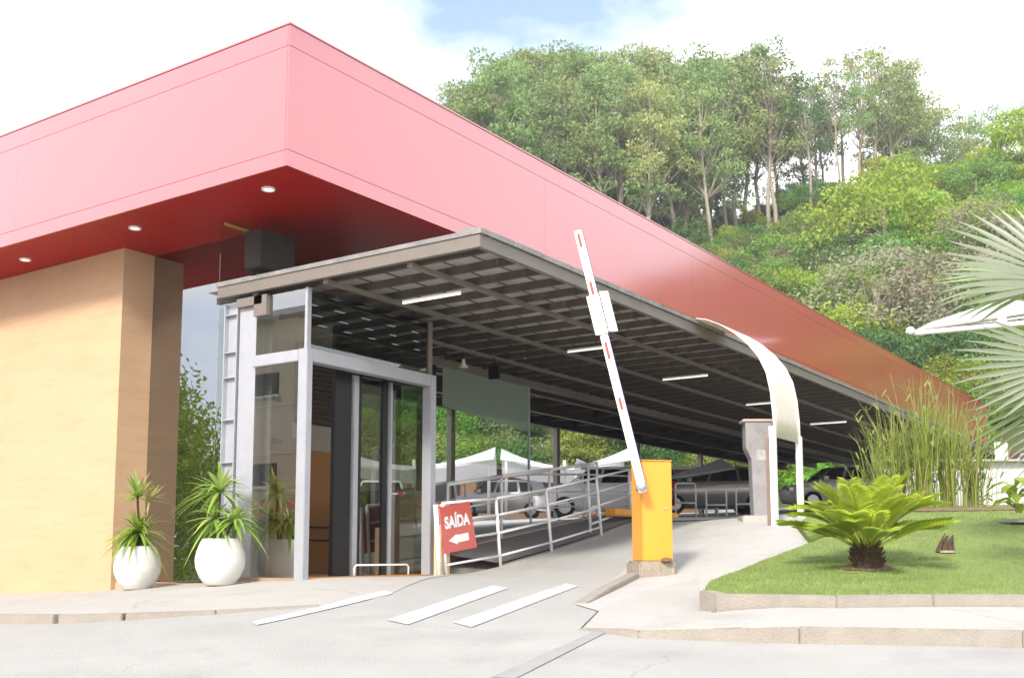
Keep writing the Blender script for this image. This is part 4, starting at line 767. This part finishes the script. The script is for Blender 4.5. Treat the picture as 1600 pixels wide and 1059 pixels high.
# ------------------------------------------------------------------ tall reed clumps in the soil bed
slab('planting_bed', [(6.85, -4.1), (7.3, -4.75), (7.9, -5.35), (8.6, -5.9), (9.3, -5.6), (8.8, -4.9), (8.0, -4.2), (7.3, -3.8)], lambda x, y: lawnoff(x, y)+0.012, M['soil'], 0.0)
random.seed(52)
def reed(u, v, n, h, lb, spread=0.28):
    z = ground(u, v)+0.05; t = thing('reed_clump', lb, 'plant', (u, v, z), 0, 'tall reed clumps in the planting bed'); A_ = MB(); D_ = MB()
    for i in range(n):
        a = random.random()*6.28; r_ = abs(random.gauss(0, spread*0.5)); b = Vector((math.cos(a)*r_, math.sin(a)*r_, 0)); hh = h*random.uniform(0.45, 1.1); a2 = a+random.gauss(0, 0.7); ln = random.uniform(0.05, 0.42)*hh
        hd = Vector((math.cos(a2), math.sin(a2), 0)); pts_ = [b+hd*ln*(j/6)**1.9+Vector((0, 0, hh*(j/6)-ln*0.35*(j/6)**3)) for j in range(7)]
        if i % 9 == 0: D_.tube(pts_, 0.007, 4, r1=0.003, cap=False)
        else: A_.ribbon(pts_, random.uniform(0.006, 0.013), Vector((-hd.y, hd.x, 0)), fold=0.3, taper=lambda t_: 0.7 if t_ < 0.5 else 1.4*(1-t_)+0.02)
        if i % 3 == 0:
            for j in range(7):
                f = random.uniform(0.25, 0.95); c = pts_[int(f*6)]; a3 = random.random()*6.28; h3 = Vector((math.cos(a3), math.sin(a3), 0)); l3 = random.uniform(0.10, 0.26)
                A_.ribbon([c, c+h3*l3*0.5+Vector((0, 0, l3*0.5)), c+h3*l3+Vector((0, 0, l3*0.55))], 0.010, Vector((-h3.y, h3.x, 0)), taper=lambda t_: 1 if t_ < 0.6 else 0.05)
    A_.build('blades', M['reedm'], t); D_.build('stalks', M['reeddry'], t)
for (px_, Y, n_, h_, lb) in ((1405, 15.4, 110, 1.75, 'reed clump at the left end of the planting bed, leaning over the parked car'), (1445, 15.0, 130, 1.95, 'tallest reed clump in the middle left of the planting bed'), (1488, 15.2, 130, 1.9, 'reed clump in the middle right of the planting bed'), (1530, 15.5, 90, 1.55, 'shorter reed clump at the right end of the planting bed'), (1375, 16.6, 90, 1.5, 'bamboo-like leafy clump left of the reeds in front of the dark canopy')):
    p = street((px_-800)/1676*Y, Y); reed(p.x, p.y, n_, h_, lb)
# low leafy plants near the wall
def leafy(u, v, z, lb, s=1.0, n=14, m='cycaddark'):
    t = thing('leafy_plant', lb, 'plant', (u, v, z)); q = MB()
    for i in range(n):
        a = i*2.4; hd = Vector((math.cos(a), math.sin(a), 0)); l_ = 0.3*s*random.uniform(0.7, 1.1); b = Vector((0, 0, 0.3*s*i/n))
        q.ribbon([b, b+hd*l_*0.4+Vector((0, 0, 0.09*s)), b+hd*l_*0.8+Vector((0, 0, 0.06*s)), b+hd*l_*1.1-Vector((0, 0, 0.02*s))], 0.05*s, Vector((-hd.y, hd.x, 0)), fold=0.2, taper=lambda t_: 0.15+1.0*math.sin(t_*math.pi))
    q.build('leaves', M[m], t); mb().tube([(0, 0, -0.02), (0, 0, 0.3*s)], 0.012*s, 6).build('stem', M['trunk'], t, True)
p = street((1592-800)/1676*12.5, 12.5, 0); leafy(p.x, p.y, 0.50, 'broad-leaved green plant at the right edge by the low wall', 1.1)
p = street((1540-800)/1676*16.5, 16.5, 0); leafy(p.x, p.y, gz(p)+0.05, 'small dark plant at the foot of the low wall', 0.6, 8, 'leafC')
# ------------------------------------------------------------------ fan palm leaning in from the right
random.seed(61)
pb = street(8.0, 9.8, 0); pb.z = gz(pb)
t = thing('fan_palm', 'silvery fan palm whose big pleated leaves reach in from the right edge', 'palm', pb)
q = MB(); q.tube([Vector((0, 0, -0.1)), Vector((-0.05, 0.02, 0.7)), Vector((0, 0, 1.5))], 0.16, 12, r1=0.13); q.build('trunk', M['darkbark'], t, True)
def fanleaf(hub, face, updir, rad, n, span, m, fold=0.35, droop=0.15, a0=0.0, w=None):
    """hub in world; face = normal of the leaf; updir = middle direction of the fan"""
    hub = Vector(hub); face = face.normalized(); updir = (updir-face*updir.dot(face)).normalized(); sd = updir.cross(face); q = MB()
    for i in range(n):
        a = a0+span*((i+0.5)/n-0.5); d_ = updir*math.cos(a)+sd*math.sin(a); s_ = sd*math.cos(a)-updir*math.sin(a); L_ = rad*(1-0.22*abs(2*(i+0.5)/n-1)**2)*random.uniform(0.95, 1.05)
        wmax = rad*0.62*math.tan(span/n/2)*0.80; vs = []; ms = 6
        for j in range(ms+1):
            f = j/ms; c = hub+d_*L_*f-Vector((0, 0, 1))*droop*L_*f**3*random.uniform(0.8, 1.2)+face*0.02*math.sin(i*2.1)*f
            ww = wmax*(f/0.62) if f < 0.62 else wmax*(1-f)/0.38*0.95+0.002
            vs += [c-s_*ww+face*fold*ww, c, c+s_*ww+face*fold*ww]
        b0 = len(q.v); q.v += [tuple(Vector(x)-pb) for x in vs]
        for j in range(ms):
            a_ = b0+3*j; q.f += [(a_, a_+1, a_+4, a_+3), (a_+1, a_+2, a_+5, a_+4)]; q.mi += [0, 0]
    o = q.build('leaf', m, t); top = pb+Vector((0, 0, 1.5)); mid = (top+hub)/2+Vector((0, 0, 0.25)); mb().tube([top-pb, mid-pb, hub-pb], 0.022, 6, r1=0.014).build('petiole', M['fang'], o, True)
def fl(px_, py_, Y, dirx, dirz, rad, n, span, m, tilt=0.35, droop=0.12):
    hub = street((px_-800)/1676*Y, Y, (865-py_)/1676*Y); fanleaf(hub, (-SY+SX*tilt*-0.5+Vector((0, 0, tilt))), SX*dirx+Vector((0, 0, dirz)), rad, n, span, m, droop=droop)
fl(1700, 432, 9.2, -0.82, 0.50, 1.15, 13, R(82), M['fan'], 0.3, 0.05)
fl(1672, 430, 9.7, -0.97, 0.25, 1.05, 13, R(70), M['fang'], 0.6, 0.10)
fl(1705, 560, 9.0, -1, -0.02, 1.05, 13, R(70), M['fan'], 0.15, 0.04)
fl(1700, 600, 9.3, -1, -0.30, 1.12, 10, R(50), M['fang'], -0.2, 0.06)
fl(1740, 620, 9.1, -1, -0.75, 1.0, 10, R(50), M['fan'], -0.2, 0.06)
fl(1850, 330, 9.9, 0.8, 0.7, 1.1, 20, R(150), M['fang']); fl(1900, 520, 9.9, 1, 0.0, 1.1, 20, R(150), M['fan'])
# ------------------------------------------------------------------ white shade sail on a frame, low wall
Y = 22; P_ = lambda x, y, Y_=Y: street((x-800)/1676*Y_, Y_, (865-y)/1676*Y_)
t0 = P_(1442, 511); t = thing('shade_sail', 'white peaked shade canopy on a tubular frame at the right edge', 'canopy', t0)
apex = P_(1588, 458, 23.5); r1 = P_(1720, 478, 22.0); r2 = P_(1640, 488, 26.5); l2 = P_(1470, 497, 26)
q = MB(); n = 8
def tri(a, b, c, sag):
    vs = []; idx_ = {}
    for i in range(n+1):
        for j in range(n+1-i):
            w_ = (i/n, j/n, 1-i/n-j/n); p = a*w_[0]+b*w_[1]+c*w_[2]; p = p-Vector((0, 0, sag*27*w_[0]*w_[1]*w_[2])); idx_[(i, j)] = len(vs); vs.append(p-t0)
    fs = []
    for i in range(n):
        for j in range(n-i):
            fs.append((idx_[(i, j)], idx_[(i+1, j)], idx_[(i, j+1)]))
            if i+j < n-1: fs.append((idx_[(i+1, j)], idx_[(i+1, j+1)], idx_[(i, j+1)]))
    q.add(vs, fs)
tri(apex, t0, r1, 0.12); tri(apex, l2, t0, 0.1); tri(apex, r2, l2, 0.1); tri(apex, r1, r2, 0.1); q.build('fabric', M['fabric'], t, True)
lo = Vector((0, 0, -0.14)); mb().tube([Vector((0, 0, -0.05)), r1-t0+lo], 0.055, 8).build('edge_tube', M['white'], t, True)
mb().tube([Vector((0, 0, -0.02)), r1-t0+Vector((0, 0, 0.12))], 0.03, 8).build('edge_tube', M['brownsteel'], t, True)
sp = P_(1585, 500)-t0; mb().box(sp.x-0.08, sp.x+0.08, sp.y-0.08, sp.y+0.08, sp.z-0.05, sp.z+0.2).build('clamp', M['white'], t); mb().lathe([(0, -0.07), (0.11, -0.02), (0.07, 0.08), (0, 0.11)], 10, (-0.06, 0.05, -0.02)).build('end_fitting', M['white'], t, True)
po = P_(1700, 470, 24); mb().tube([Vector((po.x-t0.x, po.y-t0.y, ground(po.x, po.y)-t0.z)), po-t0], 0.09, 10).build('mast', M['white'], t, True)
wa = P_(1385, 800, 20); wb = P_(1800, 790, 20); t = thing('low_wall', 'pale grey rendered wall behind the reeds', 'wall', (wa.x, wa.y, 0))
dv = Vector((wb.x-wa.x, wb.y-wa.y, 0)); q = MB(); s_ = dv.normalized().cross(Vector((0, 0, 1)))*0.15
vs = []
for f in (0, 1):
    for zz_ in (0.3, 1.72): vs += [dv*f+Vector((0, 0, zz_)), dv*f-s_+Vector((0, 0, zz_))]
q.add(vs, [(0, 2, 6, 4), (1, 5, 7, 3), (2, 3, 7, 6), (0, 4, 5, 1), (0, 1, 3, 2), (4, 6, 7, 5)]); q.build('wall', M['greywall'], t); q = MB(); q.bar(Vector((0, 0, 1.74)), dv+Vector((0, 0, 1.74)), 0.34, 0.035); q.build('coping', M['concrete'], t)
wp = P_(1600, 745, 20); t = thing('white_pillar', 'white pillar standing behind the low wall at the right edge', 'pillar', (wp.x, wp.y+0.3, 0.8)); mb().box(-0.12, 0.12, -0.1, 0.1, 0, 1.3).build('post', M['white'], t, bev=0.01)

# ------------------------------------------------------------------ fabric carports behind the building
def carport(c0, c1, depth, zlow, zpk, lb):
    """c0->c1 front edge points (street X, Y); hyperbolic fabric on four posts"""
    a = street(*c0); b = street(*c1); t = thing('fabric_carport', lb, 'carport', (a.x, a.y, 0), 0, 'white fabric carports behind the drive'); ex_ = (b-a); ez = SY*depth; q = MB(); n_ = 12
    for j in range(n_+1):
        for i in range(n_+1):
            f, g_ = i/n_, j/n_; z = zlow+(zpk-zlow)*(1-abs(2*g_-1))*(0.55+0.45*abs(2*f-1)**1.5)+0.35*(abs(2*f-1)**2)
            p = ex_*f+ez*g_; q.v.append((p.x, p.y, z))
    q.f = [(j*(n_+1)+i, j*(n_+1)+i+1, (j+1)*(n_+1)+i+1, (j+1)*(n_+1)+i) for j in range(n_) for i in range(n_)]; q.mi = [0]*len(q.f); q.build('fabric', M['fabric'], t, True)
    for f in (0.04, 0.5, 0.96):
        p = ex_*f+ez*0.5; w_ = a+p; mb().tube([(p.x, p.y, ground(w_.x, w_.y)-0.1), (p.x, p.y, zpk-0.1)], 0.06, 8).build('post', M['white'], t, True)
    mb().tube([(0, 0, zlow+0.33), tuple(ex_*0.5+Vector((0, 0, zlow-0.02))), (ex_.x, ex_.y, zlow+0.33)], 0.03, 6).build('edge_cable', M['greywall'], t, True)
carport((-6.5, 35), (-0.6, 35), 7, 2.75, 3.5, 'fabric carport furthest left, seen through the doors and glass'); carport((-0.4, 36), (4.3, 36), 7, 2.85, 3.55, 'fabric carport in the middle, above the taller railing'); carport((2.0, 31), (6.5, 31), 4, 2.15, 2.6, 'lower fabric carport just left of the yellow barrier cabinet')
# kiosk building under the carports
ka = street(-9, 45); t = thing('kiosk', 'low brown kiosk building with orange openings beneath the fabric carports', 'building', (ka.x, ka.y, 1.2), azs)
mb().box(0, 17, 0, 3, 0, 2.3).build('wall', M['brownwall'], t); mb().box(-0.3, 17.3, -0.6, 3.2, 2.305, 2.45).build('roof', M['darkroof'], t)
for i in range(7): w_ = mb().box(0.6+i*2.3, 2.2+i*2.3, -0.05, -0.003, 0.9, 1.9).build('window', M['dark'], t); mb().box(0.55+i*2.3, 2.25+i*2.3, -0.12, -0.052, 0.78, 0.88).build('sill', M['orange'], w_)
for i in range(4): mb().box(1.5+i*4, 3.6+i*4, -0.09, -0.055, 1.95, 2.25).build('panel', M['greywall'], t)
# ------------------------------------------------------------------ parked cars
def make_car(paint, L_=3.9, H=1.48, W=1.66, van=False):
    """returns list of (name, mesh, sub) in car coordinates: x forward"""
    out = []; hL = L_/2
    st = [(-hL, .42, .55, .90, .92), (-hL+.06, .27, .74, .96, 1.0), (-hL+.25, .24, .80, .98, 1.36), (-hL+.55, .22, .82, .98, H-.03), (-hL+1.2, .20, .83, .96, H), (-hL+1.9, .20, .83, .94, H), (-hL+2.35, .20, .83, .93, H-.06), (-hL+2.95, .20, .83, .92, .98), (-hL+3.35, .22, .80, .88, .90), (hL-.12, .26, .72, .76, .80), (hL, .42, .55, .62, .66)]
    q = MB(); ring = 12
    for x, zb, hw, zs, zr in st:
        hw = hw*W/1.66; top = min(zr, 9); cab = zr-zs; rw = hw-0.16*min(1, cab/0.45) if cab > 0.03 else hw-0.04
        pr = [(0, zb), (hw*0.85, zb), (hw, zb+0.12), (hw, zs-0.06), (hw-0.015, zs), (rw, zr-0.04 if cab > .03 else zs+0.005), (rw-0.10, zr)]
        pts_ = pr+[(-y, z) for y, z in pr[:0:-1]]
        q.v += [(x, y, z) for y, z in pts_]
    m2 = 13; q.f = [(i*m2+j, (i+1)*m2+j, (i+1)*m2+(j+1) % m2, i*m2+(j+1) % m2) for i in range(len(st)-1) for j in range(m2)]+[tuple(range(m2)), tuple((len(st)-1)*m2+j for j in range(m2-1, -1, -1))]; q.mi = [0]*len(q.f)
    out.append(('body', q.mesh('car_body', CARP[paint], True)))
    def side(pts_, off=0.012):
        q = MB()
        for sg in (1, -1):
            vs = []
            for x, z in pts_:
                f = (z-0.96)/(H-1.0); y = (0.83-0.15*max(0, min(1, f)))*W/1.66+off; vs.append((x, y*sg, z))
            q.add(vs, [tuple(range(len(vs))) if sg < 0 else tuple(range(len(vs)-1, -1, -1))])
        return q
    out.append(('side_window', side([(-hL+2.15, 1.0), (-hL+2.85, 0.99), (-hL+2.42, H-.10), (-hL+2.0, H-.08)][:4]).mesh('front_glass', M['carglass'])))
    out.append(('side_window', side([(-hL+1.2, 1.01), (-hL+2.05, 1.0), (-hL+1.93, H-.08), (-hL+1.25, H-.08)]).mesh('rear_glass', M['carglass'])))
    out.append(('side_window', side([(-hL+.62, 1.03), (-hL+1.1, 1.01), (-hL+1.15, H-.09), (-hL+.72, H-.12)]).mesh('quarter_glass', M['carglass'])))
    q = MB(); w1, w2 = .70*W/1.66, .60*W/1.66; q.add([(-hL+2.93, -w1, 1.02), (-hL+2.93, w1, 1.02), (-hL+2.42, w2, H-.05), (-hL+2.42, -w2, H-.05)], [(0, 1, 2, 3)]); out.append(('windscreen', q.mesh('windscreen', M['carglass'])))
    q = MB(); q.add([(-hL+.02, w1, 1.05), (-hL+.02, -w1, 1.05), (-hL+.2, -w2, 1.33), (-hL+.2, w2, 1.33)], [(0, 1, 2, 3)]); out.append(('rear_window', q.mesh('rear_window', M['carglass'])))
    for sy in (-1, 1):
        out.append(('headlight', MB().box(hL-.16, hL-.02, sy*.62-.13, sy*.62+.13, .62, .74).mesh('headlight', M['rim']))); out.append(('tail_light', MB().box(-hL-.0, -hL+.1, sy*.66-.09, sy*.66+.09, .78, 1.0).mesh('tail_light', M['stripe'])))
        for x in (-hL+.68, hL-.78):
            q = MB(); q.tube([(x, sy*(W/2-.20), .30), (x, sy*(W/2+.005), .30)], .30, 20); w_ = ('wheel', q.mesh('wheel', M['tyre']), ('rim', MB().tube([(x, sy*(W/2-.02), .30), (x, sy*(W/2+.015), .30)], .19, 12).mesh('rim', M['rim']))); out.append(w_)
    for sy in (-1, 1): out.append(('mirror', MB().box(-hL+2.62, -hL+2.76, sy*(W/2)-.02+sy*.07, sy*(W/2)+.02+sy*.12, .98, 1.1).mesh('mirror', CARP[paint])))
    return out
cm = {k: make_car(k) for k in CARP}
def car(paint, X, Y, rz, lb, z=None):
    b = street(X, Y); t = thing('parked_car', lb, 'car', (b.x, b.y, (gz(b) if z is None else z)), azs+rz, 'parked cars')
    for it in cm[paint]:
        o = link(it[0], it[1], t)
        if len(it) > 2: link(it[2][0], it[2][1], o)
car('white', 11.1, 36, R(180), 'white hatchback parked behind the cycad under the dark canopy end')
car('white', 2.6, 31.5, R(185), 'white car seen through the taller railing')
car('wine', 4.3, 34.5, R(90), 'dark wine-red car behind the railings beside the yellow cabinet')
car('silver', 6.2, 33.5, R(178), 'silver car behind the white steel hoops')
car('black', 7.3, 40, R(170), 'black car in shade left of the grey totem')
car('silver', -0.5, 42, R(178), 'silver car behind the exit sign railings'); car('wine', 16.8, 39, R(175), 'wine-red car hidden among the reeds'); car('white', -4.4, 37, R(92), 'white car seen through the entrance glass')
car('white', 14.9, 30.5, R(176), 'white car glimpsed through the reed clumps')

# ------------------------------------------------------------------ air: thin even haze round everything
hz = mb().box(-320, 420, -320, 420, -4.5, 62).build('haze', [], None); tag(hz, kind='stuff')
hm = bpy.data.materials.new('haze_air'); hm.use_nodes = True; hn = hm.node_tree.nodes; hn.remove(hn['Principled BSDF']); pv_ = hn.new('ShaderNodeVolumePrincipled')
pv_.inputs['Color'].default_value = (0.9, 0.93, 0.95, 1); pv_.inputs['Density'].default_value = 0.0009; pv_.inputs['Anisotropy'].default_value = 0.2
hm.node_tree.links.new(pv_.outputs[0], hn['Material Output'].inputs['Volume']); hz.data.materials.clear(); hz.data.materials.append(hm)
